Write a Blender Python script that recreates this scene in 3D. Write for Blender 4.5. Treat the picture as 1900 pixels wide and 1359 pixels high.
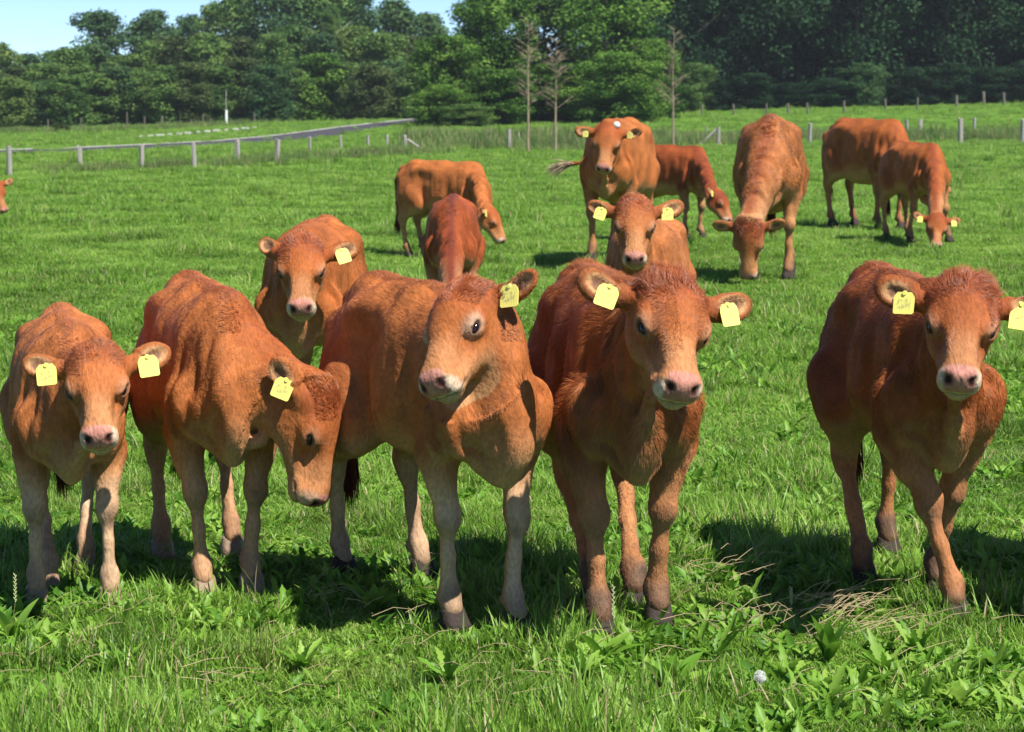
import bpy, math, random
import numpy as np
from mathutils import Vector, Matrix
from math import radians as R, sin, cos, pi, sqrt

for o in list(bpy.data.objects): bpy.data.objects.remove(o)
scene = bpy.context.scene
COL = scene.collection
random.seed(7); rng = np.random.default_rng(7)

# ------------------------------------------------------------------ camera
CAM_H = 1.45; FPX = 4480.0; PW, PH = 1900.0, 1359.0; HOR = 205.0
PITCH = math.atan((PH/2-HOR)/FPX)
cam_d = bpy.data.cameras.new('camera'); cam = bpy.data.objects.new('camera', cam_d); COL.objects.link(cam)
cam.location = (0, 0, CAM_H); cam.rotation_euler = (pi/2-PITCH, 0, 0)
cam_d.sensor_width = 36; cam_d.lens = FPX/PW*36; cam_d.clip_start = .1; cam_d.clip_end = 6000
cam_d.dof.use_dof = True; cam_d.dof.focus_distance = 6.9; cam_d.dof.aperture_fstop = 13.0
scene.camera = cam

# ------------------------------------------------------------------ daylight
SUNV = Vector((.40, -.40, .83)).normalized()          # towards the sun: right of the view, a little behind the camera
elev = math.asin(SUNV.z); azim = math.atan2(SUNV.x, SUNV.y)
world = bpy.data.worlds.new("World"); scene.world = world; world.use_nodes = True
wn = world.node_tree; bg = wn.nodes['Background']
sky = wn.nodes.new('ShaderNodeTexSky'); sky.sky_type = 'NISHITA'; sky.sun_disc = False
sky.sun_elevation = elev; sky.sun_rotation = azim
sky.altitude = 3000; sky.air_density = .75; sky.dust_density = .0; sky.ozone_density = 5.0
wn.links.new(sky.outputs[0], bg.inputs['Color']); bg.inputs['Strength'].default_value = .095
sun_d = bpy.data.lights.new('sun', 'SUN'); sun_d.energy = 5.0; sun_d.angle = R(.53); sun_d.color = (1, .955, .88)
sun = bpy.data.objects.new('sun', sun_d); COL.objects.link(sun); sun.location = (10, -5, 20)
sun.rotation_euler = SUNV.to_track_quat('Z', 'Y').to_euler()
vs = scene.view_settings
scene.display_settings.display_device = 'sRGB'
vs.view_transform = 'Standard'; vs.look = 'None'; vs.gamma = 1; vs.use_curve_mapping = False
vs.exposure = 0.82
scene.render.engine = 'CYCLES'
scene.cycles.max_bounces = 6; scene.cycles.diffuse_bounces = 3; scene.cycles.transparent_max_bounces = 4
scene.cycles.use_denoising = True

# ------------------------------------------------------------------ terrain and projection
def sstep(t): t = np.clip(t, 0, 1); return t*t*(3-2*t)
def vnoise(p, s=1.0, seed=0):
    """value noise in 0..1 for an (n,3) array"""
    q = np.asarray(p, float)*s + 37.7*seed + 1000.0
    i = np.floor(q).astype(np.int64); f = q-i; f = f*f*(3-2*f)
    def h(a, b, c):
        n = (a*374761393 + b*668265263 + c*1274126177 + seed*974711) & 0xffffffff
        n = ((n ^ (n >> 13))*1103515245) & 0xffffffff
        n = ((n ^ (n >> 16))*2654435761) & 0xffffffff
        return ((n ^ (n >> 15)) & 0xffff)/65535.0
    x, y, z = i.T; fx, fy, fz = f.T
    l = lambda a, b, t: a+(b-a)*t
    return l(l(l(h(x,y,z),h(x+1,y,z),fx), l(h(x,y+1,z),h(x+1,y+1,z),fx), fy),
             l(l(h(x,y,z+1),h(x+1,y,z+1),fx), l(h(x,y+1,z+1),h(x+1,y+1,z+1),fx), fy), fz)
def terr(x, y):
    x = np.asarray(x, float); y = np.asarray(y, float)
    u = np.clip(950+FPX*x/np.maximum(y, 20.0), -400, 2600)
    z = 1.9*(u/1900)*sstep((y-105)/60)
    p = np.stack([x.ravel(), y.ravel(), 0*x.ravel()], 1)
    b = ((vnoise(p, .9, 3)-.5)*.05 + (vnoise(p, .23, 4)-.5)*.10).reshape(x.shape)
    return z + b*sstep((y-8)/8) + b*.35
def ray(px, py):
    u = (px-PW/2)/FPX; v = (py-PH/2)/FPX
    return np.array([u, cos(PITCH)-v*sin(PITCH), -sin(PITCH)-v*cos(PITCH)])
def W(px, py, d):
    r = ray(px, py); return np.array([0, 0, CAM_H]) + r*(d/r[1])
_DS = np.geomspace(3.0, 900.0, 560)
def G(px, py):
    r = ray(px, py); o = np.array([0, 0, CAM_H]); r = r/r[1]
    P = o+_DS[:, None]*r; hit = P[:, 2] <= terr(P[:, 0], P[:, 1]); k = int(np.argmax(hit)) if hit.any() else len(_DS)-1
    a, b = _DS[max(k-1, 0)], _DS[k]
    for _ in range(3):
        D = np.linspace(a, b, 12); P = o+D[:, None]*r; h = P[:, 2] <= terr(P[:, 0], P[:, 1]); q = int(np.argmax(h)) if h.any() else 11
        a, b = D[max(q-1, 0)], D[q]
    p = o+r*b; p[2] = float(terr(p[0], p[1])); return p

# ------------------------------------------------------------------ helpers
def tag(o, label=None, cat=None, group=None, kind=None):
    if label: o['label'] = label
    if cat: o['category'] = cat
    if group: o['group'] = group
    if kind: o['kind'] = kind
    return o
def link(o, parent=None):
    COL.objects.link(o)
    if parent: o.parent = parent
    return o
def mesh_np(name, V, F, mat=None, smooth=False):
    """V (n,3); F list of equal length faces as (m,k) array"""
    me = bpy.data.meshes.new(name); V = np.asarray(V, np.float32)
    Fs = [np.asarray(f, np.int32) for f in (F if isinstance(F, (list, tuple)) else [F]) if len(f)]
    me.vertices.add(len(V)); me.vertices.foreach_set('co', V.ravel())
    nl = sum(f.size for f in Fs); me.loops.add(nl); me.loops.foreach_set('vertex_index', np.concatenate([f.ravel() for f in Fs]))
    st, tot, c = [], [], 0
    for f in Fs:
        st.append(np.arange(len(f), dtype=np.int32)*f.shape[1]+c); tot.append(np.full(len(f), f.shape[1], np.int32)); c += f.size
    me.polygons.add(sum(len(f) for f in Fs))
    me.polygons.foreach_set('loop_start', np.concatenate(st)); me.polygons.foreach_set('loop_total', np.concatenate(tot))
    if smooth: me.polygons.foreach_set('use_smooth', np.ones(len(me.polygons), bool))
    me.update(calc_edges=True)
    if mat: me.materials.append(mat)
    return me
def pcolor(me, name, C):
    a = me.color_attributes.new(name, 'FLOAT_COLOR', 'POINT')
    C = np.asarray(C, np.float32)
    if C.shape[1] == 3: C = np.concatenate([C, np.ones((len(C), 1), np.float32)], 1)
    a.data.foreach_set('color', C.ravel())
def obj(name, me, parent=None): return link(bpy.data.objects.new(name, me), parent)
def empty(name, loc, rz=0.0):
    o = bpy.data.objects.new(name, None); o.location = loc; o.rotation_euler = (0, 0, rz); o.empty_display_size = .2
    return link(o)
def nodes(name):
    m = bpy.data.materials.new(name); m.use_nodes = True; nt = m.node_tree
    return m, nt, nt.nodes['Principled BSDF'], nt.nodes['Material Output']
def N(nt, t, **k):
    n = nt.nodes.new(t)
    for a, b in k.items():
        if a.startswith('i_'):
            key = a[2:].replace('_', ' ')
            n.inputs[int(key) if key.isdigit() else key].default_value = b
        else: setattr(n, a, b)
    return n
def ramp(nt, src, stops):
    r = nt.nodes.new('ShaderNodeValToRGB'); e = r.color_ramp.elements
    while len(e) < len(stops): e.new(.5)
    for k, (p, c) in enumerate(stops):
        e[k].position = p; e[k].color = (*c, 1) if len(c) == 3 else c
    nt.links.new(src, r.inputs[0]); return r
def mixc(nt, fac, a, b, blend='MIX'):
    m = nt.nodes.new('ShaderNodeMix'); m.data_type = 'RGBA'; m.blend_type = blend
    for s, i in ((fac, 0), (a, 6), (b, 7)):
        if hasattr(s, 'links'): nt.links.new(s, m.inputs[i])
        else: m.inputs[i].default_value = s if i == 0 or len(s) == 4 else (*s, 1)
    return m.outputs[2]
# ------------------------------------------------------------------ materials of the animals
def mat_coat(name, hair=False):
    m, nt, b, out = nodes(name); L = nt.links.new
    at = N(nt, 'ShaderNodeAttribute', attribute_name='coat')
    if hair:
        hi = N(nt, 'ShaderNodeHairInfo')
        v = N(nt, 'ShaderNodeMapRange', i_3=.72, i_4=1.3); L(hi.outputs['Random'], v.inputs[0])
        tip = N(nt, 'ShaderNodeMapRange', i_3=.9, i_4=1.18); L(hi.outputs['Intercept'], tip.inputs[0])
        mu = N(nt, 'ShaderNodeMath', operation='MULTIPLY'); L(v.outputs[0], mu.inputs[0]); L(tip.outputs[0], mu.inputs[1])
        hs = N(nt, 'ShaderNodeHueSaturation'); L(at.outputs['Color'], hs.inputs['Color']); L(mu.outputs[0], hs.inputs['Value'])
        L(hs.outputs[0], b.inputs['Base Color'])
        b.inputs['Roughness'].default_value = .38; b.inputs['Specular IOR Level'].default_value = .5
    else:
        tc = N(nt, 'ShaderNodeTexCoord')
        n1 = N(nt, 'ShaderNodeTexNoise', i_Scale=130., i_Detail=3.); mp = N(nt, 'ShaderNodeMapping'); mp.inputs['Scale'].default_value = (.35, 1, .5)
        L(tc.outputs['Object'], mp.inputs[0]); L(mp.outputs[0], n1.inputs[0])
        n2 = N(nt, 'ShaderNodeTexNoise', i_Scale=14., i_Detail=4.); L(mp.outputs[0], n2.inputs[0])
        v = N(nt, 'ShaderNodeMapRange', i_1=.3, i_2=.7, i_3=.78, i_4=1.2); L(n1.outputs[0], v.inputs[0])
        v2 = N(nt, 'ShaderNodeMapRange', i_1=.3, i_2=.7, i_3=.86, i_4=1.12); L(n2.outputs[0], v2.inputs[0])
        mu = N(nt, 'ShaderNodeMath', operation='MULTIPLY'); L(v.outputs[0], mu.inputs[0]); L(v2.outputs[0], mu.inputs[1])
        hs = N(nt, 'ShaderNodeHueSaturation'); L(at.outputs['Color'], hs.inputs['Color']); L(mu.outputs[0], hs.inputs['Value'])
        L(hs.outputs[0], b.inputs['Base Color'])
        bp = N(nt, 'ShaderNodeBump', i_Strength=.55, i_Distance=.006); L(n1.outputs[0], bp.inputs['Height'])
        bp2 = N(nt, 'ShaderNodeBump', i_Strength=.5, i_Distance=.02); L(n2.outputs[0], bp2.inputs['Height']); L(bp.outputs[0], bp2.inputs['Normal'])
        L(bp2.outputs[0], b.inputs['Normal'])
        b.inputs['Roughness'].default_value = .7; b.inputs['Specular IOR Level'].default_value = .12
        pass
    return m
M_coat = mat_coat('cattle_coat'); M_hair = mat_coat('cattle_hair', True)
def flat(name, c, r=.6, sp=.4, bump=0, bs=60, var=.0):
    m, nt, b, out = nodes(name); L = nt.links.new
    b.inputs['Roughness'].default_value = r; b.inputs['Specular IOR Level'].default_value = sp; b.inputs['Base Color'].default_value = (*c, 1)
    tc = N(nt, 'ShaderNodeTexCoord'); n = N(nt, 'ShaderNodeTexNoise', i_Scale=float(bs), i_Detail=4.); L(tc.outputs['Object'], n.inputs[0])
    if var:
        L(mixc(nt, n.outputs[0], tuple(x*(1-var) for x in c), tuple(min(1, x*(1+var)) for x in c)), b.inputs['Base Color'])
    if bump:
        bp = N(nt, 'ShaderNodeBump', i_Strength=bump, i_Distance=.01); L(n.outputs[0], bp.inputs['Height']); L(bp.outputs[0], b.inputs['Normal'])
    return m
M_eye = flat('eyeball', (.010, .005, .004), .12, .5)
M_hoof = flat('hoof_horn', (.040, .030, .025), .75, .15, .6, 70, .5)
M_hoof_pale = flat('hoof_horn_pale', (.26, .18, .12), .6, .3, .6, 70, .4)
M_horn = flat('horn_bud', (.75, .72, .66), .5, .4, .2, 60, .1)
def mat_tag():
    m, nt, b, out = nodes('ear_tag_plastic'); L = nt.links.new
    tc = N(nt, 'ShaderNodeTexCoord'); sp = N(nt, 'ShaderNodeSeparateXYZ'); L(tc.outputs['Object'], sp.inputs[0])
    # worn, unreadable grey-green print in rows in the middle of the tag
    n = N(nt, 'ShaderNodeTexNoise', i_Scale=150., i_Detail=1.); mp = N(nt, 'ShaderNodeMapping'); mp.inputs['Scale'].default_value = (1, 1, .45)
    L(tc.outputs['Object'], mp.inputs[0]); L(mp.outputs[0], n.inputs[0])
    r = ramp(nt, n.outputs[0], [(.42, (0, 0, 0)), (.62, (1, 1, 1))])
    az = N(nt, 'ShaderNodeMath', operation='ABSOLUTE'); sh = N(nt, 'ShaderNodeMath', operation='ADD', i_1=.034); L(sp.outputs[2], sh.inputs[0]); L(sh.outputs[0], az.inputs[0])
    ay = N(nt, 'ShaderNodeMath', operation='ABSOLUTE'); L(sp.outputs[1], ay.inputs[0])
    mz = N(nt, 'ShaderNodeMapRange', i_1=.010, i_2=.018, i_3=1., i_4=0.); L(az.outputs[0], mz.inputs[0])
    my = N(nt, 'ShaderNodeMapRange', i_1=.014, i_2=.021, i_3=1., i_4=0.); L(ay.outputs[0], my.inputs[0])
    q = N(nt, 'ShaderNodeMath', operation='MULTIPLY'); L(mz.outputs[0], q.inputs[0]); L(my.outputs[0], q.inputs[1])
    q2 = N(nt, 'ShaderNodeMath', operation='MULTIPLY'); L(q.outputs[0], q2.inputs[0]); L(r.outputs[0], q2.inputs[1])
    q3 = N(nt, 'ShaderNodeMath', operation='MULTIPLY', i_1=.75); L(q2.outputs[0], q3.inputs[0])
    L(mixc(nt, q3.outputs[0], (.84, .74, .17), (.30, .29, .15)), b.inputs['Base Color'])
    b.inputs['Roughness'].default_value = .35
    b.inputs['Subsurface Weight'].default_value = .0
    return m
M_tag = mat_tag()

# ------------------------------------------------------------------ implicit surface sculpting
class Field:
    """distance field on a box grid whose lines lie closer together round the head"""
    def __init__(s, ax):
        s.ax = [a.astype(np.float32) for a in ax]
        s.D = np.full([len(a) for a in ax], 1.0, np.float32)
    def box(s, lo, hi):
        ix = []
        for a, l, h in zip(s.ax, lo, hi):
            i0 = max(0, np.searchsorted(a, l)-1); i1 = min(len(a), np.searchsorted(a, h)+1)
            if i1-i0 < 1: return None
            ix.append(slice(i0, i1))
        return tuple(ix)
    def pts(s, ix):
        x = s.ax[0][ix[0]][:, None, None]; y = s.ax[1][ix[1]][None, :, None]; z = s.ax[2][ix[2]][None, None, :]
        return x, y, z
    def put(s, ix, d, k, sub=False):
        A = s.D[ix]
        if sub:
            h = np.clip(k-np.abs(A+d), 0, None)/k; s.D[ix] = np.maximum(A, -d)+h*h*k*.25
        else:
            h = np.clip(k-np.abs(A-d), 0, None)/k; s.D[ix] = np.minimum(A, d)-h*h*k*.25
    def cone(s, a, b, r1, r2, k=.04, sub=False, m=.10):
        a = np.asarray(a, float); b = np.asarray(b, float)
        r = max(r1, r2)+m
        ix = s.box(np.minimum(a, b)-r, np.maximum(a, b)+r)
        if ix is None: return
        x, y, z = s.pts(ix); ba = (b-a).astype(np.float32); bb = float(ba@ba)+1e-9
        px, py, pz = x-np.float32(a[0]), y-np.float32(a[1]), z-np.float32(a[2])
        t = np.clip((px*ba[0]+py*ba[1]+pz*ba[2])/np.float32(bb), 0, 1)
        d = np.sqrt((px-t*ba[0])**2+(py-t*ba[1])**2+(pz-t*ba[2])**2)-(np.float32(r1)+t*np.float32(r2-r1))
        s.put(ix, d, k, sub)
    def ell(s, c, r, Rm=None, k=.05, sub=False, m=.10):
        c = np.asarray(c, float); r = np.asarray(r, float); Rm = np.eye(3) if Rm is None else np.asarray(Rm)
        e = np.sqrt(((Rm*r[None, :])**2).sum(1))+m
        ix = s.box(c-e, c+e)
        if ix is None: return
        x, y, z = s.pts(ix); px, py, pz = x-np.float32(c[0]), y-np.float32(c[1]), z-np.float32(c[2])
        k0 = 0; k1 = 0
        for j in range(3):
            q = px*np.float32(Rm[0, j])+py*np.float32(Rm[1, j])+pz*np.float32(Rm[2, j])
            q = q/np.float32(r[j]); k0 = k0+q*q; q = q/np.float32(r[j]); k1 = k1+q*q
        k0 = np.sqrt(k0); k1 = np.sqrt(k1)
        d = k0*(k0-1)/np.maximum(k1, 1e-4)
        s.put(ix, d, k, sub)
    def mesh(s):
        D = s.D; S = D < 0
        n = [d-1 for d in D.shape]
        C = np.zeros(n, np.uint8)
        for i in (0, 1):
            for j in (0, 1):
                for k in (0, 1): C += S[i:n[0]+i, j:n[1]+j, k:n[2]+k]
        act = (C > 0) & (C < 8)
        I = np.argwhere(act); vid = np.full(n, -1, np.int32); vid[act] = np.arange(len(I))
        P = np.zeros((len(I), 3)); cnt = np.zeros(len(I))
        for axis in range(3):
            for u in (0, 1):
                for v in (0, 1):
                    o0 = [0, 0, 0]; oth = [a for a in range(3) if a != axis]
                    o0[oth[0]] = u; o0[oth[1]] = v; o1 = list(o0); o1[axis] = 1
                    A = I+np.array(o0); B = I+np.array(o1)
                    da = D[A[:, 0], A[:, 1], A[:, 2]]; db = D[B[:, 0], B[:, 1], B[:, 2]]
                    c = (da < 0) != (db < 0)
                    t = np.where(c, da/np.where(c, da-db, 1), 0)[:, None]
                    pa = np.stack([s.ax[q][A[:, q]] for q in range(3)], 1); pb = np.stack([s.ax[q][B[:, q]] for q in range(3)], 1)
                    P += np.where(c[:, None], pa+(pb-pa)*t, 0); cnt += c
        P /= cnt[:, None]
        Q = []
        for axis in range(3):
            o1, o2 = [(1, 2), (2, 0), (0, 1)][axis]
            sl0 = [slice(None)]*3; sl1 = [slice(None)]*3
            sl0[axis] = slice(0, -1); sl1[axis] = slice(1, None)
            A, B = S[tuple(sl0)], S[tuple(sl1)]
            E = np.argwhere(A != B)
            ok = (E[:, o1] > 0) & (E[:, o2] > 0) & (E[:, o1] < D.shape[o1]-1) & (E[:, o2] < D.shape[o2]-1)
            E = E[ok]; fl = A[E[:, 0], E[:, 1], E[:, 2]]
            e1 = np.zeros(3, int); e1[o1] = 1; e2 = np.zeros(3, int); e2[o2] = 1
            g = lambda X: vid[X[:, 0], X[:, 1], X[:, 2]]
            q = np.stack([g(E-e1-e2), g(E-e2), g(E), g(E-e1)], 1)
            q[~fl] = q[~fl][:, ::-1]; Q.append(q)
        Q = np.concatenate(Q); Q = Q[(Q >= 0).all(1)]
        return P, Q
def laplace(P, Q, it=2, f=.5):
    for _ in range(it):
        S = np.zeros_like(P); c = np.zeros(len(P))
        for a, b in ((0, 1), (1, 2), (2, 3), (3, 0)):
            for i, j in ((a, b), (b, a)):
                S += np.stack([np.bincount(Q[:, i], P[Q[:, j], q], len(P)) for q in range(3)], 1)
                c += np.bincount(Q[:, i], minlength=len(P))
        P = P+(S/np.maximum(c, 1)[:, None]-P)*f
    return P
def keep_largest(P, Q):
    lab = np.arange(len(P))
    while True:
        m = lab[Q].min(1); new = lab.copy()
        for j in range(4): np.minimum.at(new, Q[:, j], m)
        new = new[new]
        if (new == lab).all(): break
        lab = new
    big = np.bincount(lab[Q[:, 0]]).argmax(); Q = Q[lab[Q[:, 0]] == big]
    used = np.unique(Q); mp = np.full(len(P), -1); mp[used] = np.arange(len(used))
    return P[used], mp[Q]
def vnormals(P, Q):
    n = np.cross(P[Q[:, 2]]-P[Q[:, 0]], P[Q[:, 3]]-P[Q[:, 1]])
    Nn = np.zeros_like(P)
    for j in range(4):
        for q in range(3): Nn[:, q] += np.bincount(Q[:, j], n[:, q], len(P))
    return Nn/np.maximum(np.linalg.norm(Nn, axis=1), 1e-12)[:, None]
def nrm(v): v = np.asarray(v, float); return v/max(np.linalg.norm(v), 1e-9)
def axis_grid(lo, hi, f0, f1, fine, coarse):
    out = []; x = lo
    while x < hi:
        out.append(x)
        d = 0 if f0 <= x <= f1 else min(abs(x-f0), abs(x-f1))
        x += min(coarse, fine+d*.12)
    out.append(x); return np.array(out)

EARLEN = .104
def eye_basis(sd):
    u = nrm([.36, sd*.84, .34]); t = nrm(np.array([1.0, 0, -.15])-u*(np.array([1.0, 0, -.15])@u)); v = np.cross(u, t)
    return np.array([.146, sd*.066, .0]), np.stack([t, v, u], 1)
def ear_frame(sd, el=-8, fwd=0, tw=0):
    """base, direction, width axis and open normal of an ear, in head space (x to muzzle, y left, z out of the forehead)"""
    if isinstance(el, tuple):
        d = nrm(el); n = np.array(fwd, float); n = nrm(n-d*(n@d)); w = np.cross(d, n); w = -w if w[0] > 0 else w
        return np.array([.030, sd*.074, -.010]), d, w, n
    e = R(el); f = R(fwd)
    # 'up' on the face is -x (to the poll); ears stand sideways
    d = nrm([-sin(e)*.9-.10, sd*cos(e)*cos(f), .12+sin(f)])
    n0 = nrm([.55, sd*.10, .85])
    n = nrm(n0-d*(n0@d)); w = np.cross(d, n)*sd    # w points to the poll side
    w = nrm(w)
    if w[0] > 0: w = -w
    t = R(tw)
    n, w = n*cos(t)+w*sin(t), w*cos(t)-n*sin(t)
    return np.array([.032, sd*.076, -.012]), d, w, n

def build_cattle(root, s, q, res=.011, fine=.0055):
    """q: dict with poll, hR (head axes as columns), hs (head scale), hooves (4x2), fat, ears, etc; all in units of body scale"""
    poll, hR, hs = q['poll'], q['hR'], q['hs']
    H = lambda p: poll+hR@(np.asarray(p, float)*hs)
    fat = q.get('fat', 1.0)*.93; adult = q.get('adult', 0)
    hc = H((.18, 0, -.02)); hr = .24*hs
    lo = np.array([-.80, -.42, -.03]); hi = np.array([.62, .42, 1.06])
    lo = np.minimum(lo, hc-hr*1.35); hi = np.maximum(hi, hc+hr*1.35)
    for h in q['hooves']: lo[:2] = np.minimum(lo[:2], np.array(h)-.12); hi[:2] = np.maximum(hi[:2], np.array(h)+.12)
    if 'tail' in q:
        for t in q['tail']: lo = np.minimum(lo, np.array(t)-.06); hi = np.maximum(hi, np.array(t)+.06)
    lo[2] = max(lo[2], -.03)
    F = Field([axis_grid(lo[i], hi[i], hc[i]-hr*.8, hc[i]+hr*.8, fine, res) for i in range(3)])
    fy = fat; fz = 1+(fat-1)*.55
    # trunk
    F.ell((-.02, 0, .665-.03*adult), (.43, .180*fy, .225*fz), k=.06)
    F.ell((-.10, 0, .60-.05*adult), (.34, .175*fy, .18*fz), k=.06)
    F.ell((.25, 0, .69), (.20, .130*fy, .205), k=.05)
    F.ell((.33, 0, .57), (.14, .098*fy, .145), k=.05)
    F.ell((-.38, 0, .71), (.21, .155*fy, .175), k=.08)
    F.ell((-.16, 0, .775), (.36, .150*fy, .105), k=.06)
    F.ell((.16, 0, .77), (.22, .125*fy, .105), k=.06)
    F.cone((.26, 0, .825), (-.05, 0, .835), .06, .055, k=.08)
    F.cone((-.05, 0, .85), (-.42, 0, .87), .055, .05, k=.06)
    F.cone((-.40, 0, .865), (-.60, 0, .82), .05, .038, k=.05)
    F.ell((.24, 0, .865), (.11, .045, .035), k=.07)
    for sd in (1, -1):
        F.ell((-.30, sd*.112*fy, .815), (.08, .045, .04), k=.08)           # hook bones
        F.ell((-.57, sd*.085*fy, .765), (.05, .04, .04), k=.06)           # pin bones
        Rt = np.array(Matrix.Rotation(R(-20), 3, 'Y'))
        F.ell((.24, sd*.109*fy, .69), (.080, .042, .160), Rt, k=.018)      # shoulder blade
        F.ell((.315, sd*.103, .575), (.070, .048, .092), k=.04)              # point of shoulder
        F.ell((-.20, sd*.205*fy, .775), (.10, .055, .065), k=.06, sub=True)  # hollow of the flank
        F.ell((.085, sd*.215*fy, .60), (.034, .050, .19), k=.05, sub=True); F.ell((-.235, sd*.21*fy, .545), (.045, .05, .11), k=.06, sub=True)  # behind the shoulder
        F.ell((.45, sd*.150*fy, .73), (.13, .065, .11), k=.05, sub=True); F.ell((.44, sd*.060, .47), (.05, .022, .09), k=.03, sub=True)
        F.ell((-.44, sd*.090*fy, .60), (.155, .078, .20), k=.05)           # thigh
        F.ell((-.33, sd*.135, .53), (.10, .07, .12), k=.05)
    # brisket, dewlap and neck
    F.ell((.37, 0, .505), (.085, .036, .095), k=.05)
    n0 = np.array([.25, 0, .77]); t0 = np.array([.33, 0, .60])
    n3 = H((-.015, 0, -.045)); t3 = H((.035, 0, -.085))
    dirn = nrm(n3-n0); ln = np.linalg.norm(n3-n0)
    n1 = n0+np.array([.10, 0, .01])*min(1.2, ln/.4); t1 = t0+np.array([.08, 0, 0])*min(1.2, ln/.4)
    nb = q.get('nback', 0.0); n2 = n3-hR@np.array([.9, 0, .25])*nb
    bez = lambda a, b, c, t: a*(1-t)**2+2*b*t*(1-t)+c*t*t
    K = 7; g = q.get('neck', 1.0)
    ts = np.linspace(0, 1, K)
    up = [bez(n0, n1, n3, t) for t in ts]; dn = [bez(t0, t1, t3, t) for t in ts]
    for i in range(K-1):
        ra = (.090*(1-ts[i])+.056*hs*ts[i])*g; rb = (.090*(1-ts[i+1])+.056*hs*ts[i+1])*g
        F.cone(up[i], up[i+1], ra*.9, rb*.95, k=.03)
        F.cone(dn[i], dn[i+1], ra*.70, rb*.72, k=.035)
        md = (up[i]+dn[i])/2; me_ = (up[i+1]+dn[i+1])/2
        F.cone(md, me_, ra*1.0, rb*.95, k=.035)
    dw = q.get('dewlap', 1.0)
    dl = [t3+hR@np.array([-.02, 0, -.035])*hs]+[dn[i]*.985+np.array([.0, 0, -.045])*(1-ts[i])+nrm(dn[i]-up[i])*.096 for i in (5, 4, 2, 1)]+[np.array([.435, 0, .50]), np.array([.39, 0, .43])]
    for i in range(len(dl)-1):
        F.cone(dl[i], dl[i+1], (.012+.0015*i)*dw, (.0135+.0015*i)*dw, k=.022)
    # legs
    dfl = [(.27, .11), (.27, -.11), (-.42, .115), (-.42, -.115)]
    lt = q.get('leg', .76); joints = []
    for i, (h, d0) in enumerate(zip(q['hooves'], dfl)):
        sd = 1 if d0[1] > 0 else -1; off = np.array([h[0]-d0[0], h[1]-d0[1], 0.0]); hz = q.get('lift', {}).get(i, 0)
        hp = np.array([h[0], h[1], hz])
        if i < 2:
            S0 = np.array([.29, sd*.106, .61]); E = np.array([.215, sd*.122, .50])+off*.12
            Kn = np.array([.245, sd*.112, .305])+off*.58
            if i in q.get('knee', {}): Kn = np.array(q['knee'][i])
            Ft = hp+np.array([-.032, 0, .092]) if not hz else hp+np.array([-.01, 0, .08])
            Pt = hp+np.array([-.005, 0, .055])
            F.cone(S0, E, .084*lt, .076*lt, k=.035)
            F.cone(E, Kn+np.array([0, 0, .03]), .062*lt, .044*lt, k=.035)
            F.ell((E+Kn)/2+np.array([-.012, sd*.008, .055]), (.052*lt, .045*lt, .085), k=.05)
            F.ell(Kn+np.array([.010, 0, .006]), (.040*lt, .050*lt, .046), k=.018)
            F.ell(Kn+np.array([-.022, 0, .01]), (.035*lt, .036*lt, .04), k=.03)
            F.cone(Kn, (Kn+Ft)/2, .033*lt, .024*lt, k=.02); F.cone(Kn+np.array([-.024, 0, -.03]), Ft+np.array([-.022, 0, .02]), .017*lt, .017*lt, k=.012)
        else:
            S0 = np.array([-.36, sd*.112, .57]); St = np.array([-.285, sd*.124, .50])+off*.1
            Hk = np.array([-.505, sd*.112, .335])+off*.5; Ft = hp+np.array([-.03, 0, .10]); Pt = hp+np.array([-.005, 0, .055])
            F.cone(S0, St, .095, .085*lt, k=.05)
            F.cone(St, Hk+np.array([.035, 0, .05]), .082*lt, .046*lt, k=.05)
            F.cone(np.array([-.47, sd*.11, .56])+off*.1, Hk+np.array([-.0, 0, .06]), .078, .036*lt, k=.04)
            F.cone(Hk+np.array([-.022, 0, .03]), Hk+np.array([.0, 0, .12]), .024, .018, k=.04)
            F.ell(Hk, (.050*lt, .042*lt, .055), k=.03)
            F.ell(Hk+np.array([-.025, 0, .02]), (.03, .026, .035), k=.025)
            Kn = Hk
            F.cone(Kn, (Kn+Ft)/2, .034*lt, .026*lt, k=.02); F.cone(Kn+np.array([-.030, 0, .0]), Ft+np.array([-.024, 0, .02]), .019*lt, .018*lt, k=.012)
        F.cone((Kn+Ft)/2, Ft, .025*lt, .031*lt, k=.025)
        F.ell(Ft+np.array([-.004, 0, 0]), (.040*lt, .038*lt, .036), k=.018)
        F.ell(Ft+np.array([-.038, 0, -.012]), (.018, .026, .018), k=.02)   # dew claws
        F.cone(Ft, Pt, .034*lt, .040*lt, k=.02)
        joints.append((Kn, Ft, hp))
    # tail
    tl = q.get('tail', [(-.61, 0, .83), (-.67, 0, .72), (-.665, 0, .50), (-.66, 0, .34)])
    for i in range(len(tl)-1): F.cone(tl[i], tl[i+1], .030-.005*i, .025-.005*i, k=.03)
    # head
    He = lambda c, r, k=.03, sub=False, rot=None: F.ell(H(c), np.array(r)*hs, hR if rot is None else hR@rot, k=k*hs, sub=sub, m=.06)
    Hc = lambda a, b, r1, r2, k=.03, sub=False: F.cone(H(a), H(b), r1*hs, r2*hs, k=k*hs, sub=sub, m=.06)
    He((.045, 0, -.005), (.085, .080, .075), .05)
    He((.085, 0, .008), (.10, .083, .062), .04)
    He((-.012, 0, .010), (.045, .052, .05), .035)                       # poll
    Hc((.11, 0, -.012), (.29, 0, -.030), .062, .043, .035)
    Hc((.10, .018, .012), (.28, .012, -.008), .045, .030, .03)
    Hc((.10, -.018, .012), (.28, -.012, -.008), .045, .030, .03)
    Hc((.06, 0, -.085), (.28, 0, -.058), .045, .030, .045)
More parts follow.
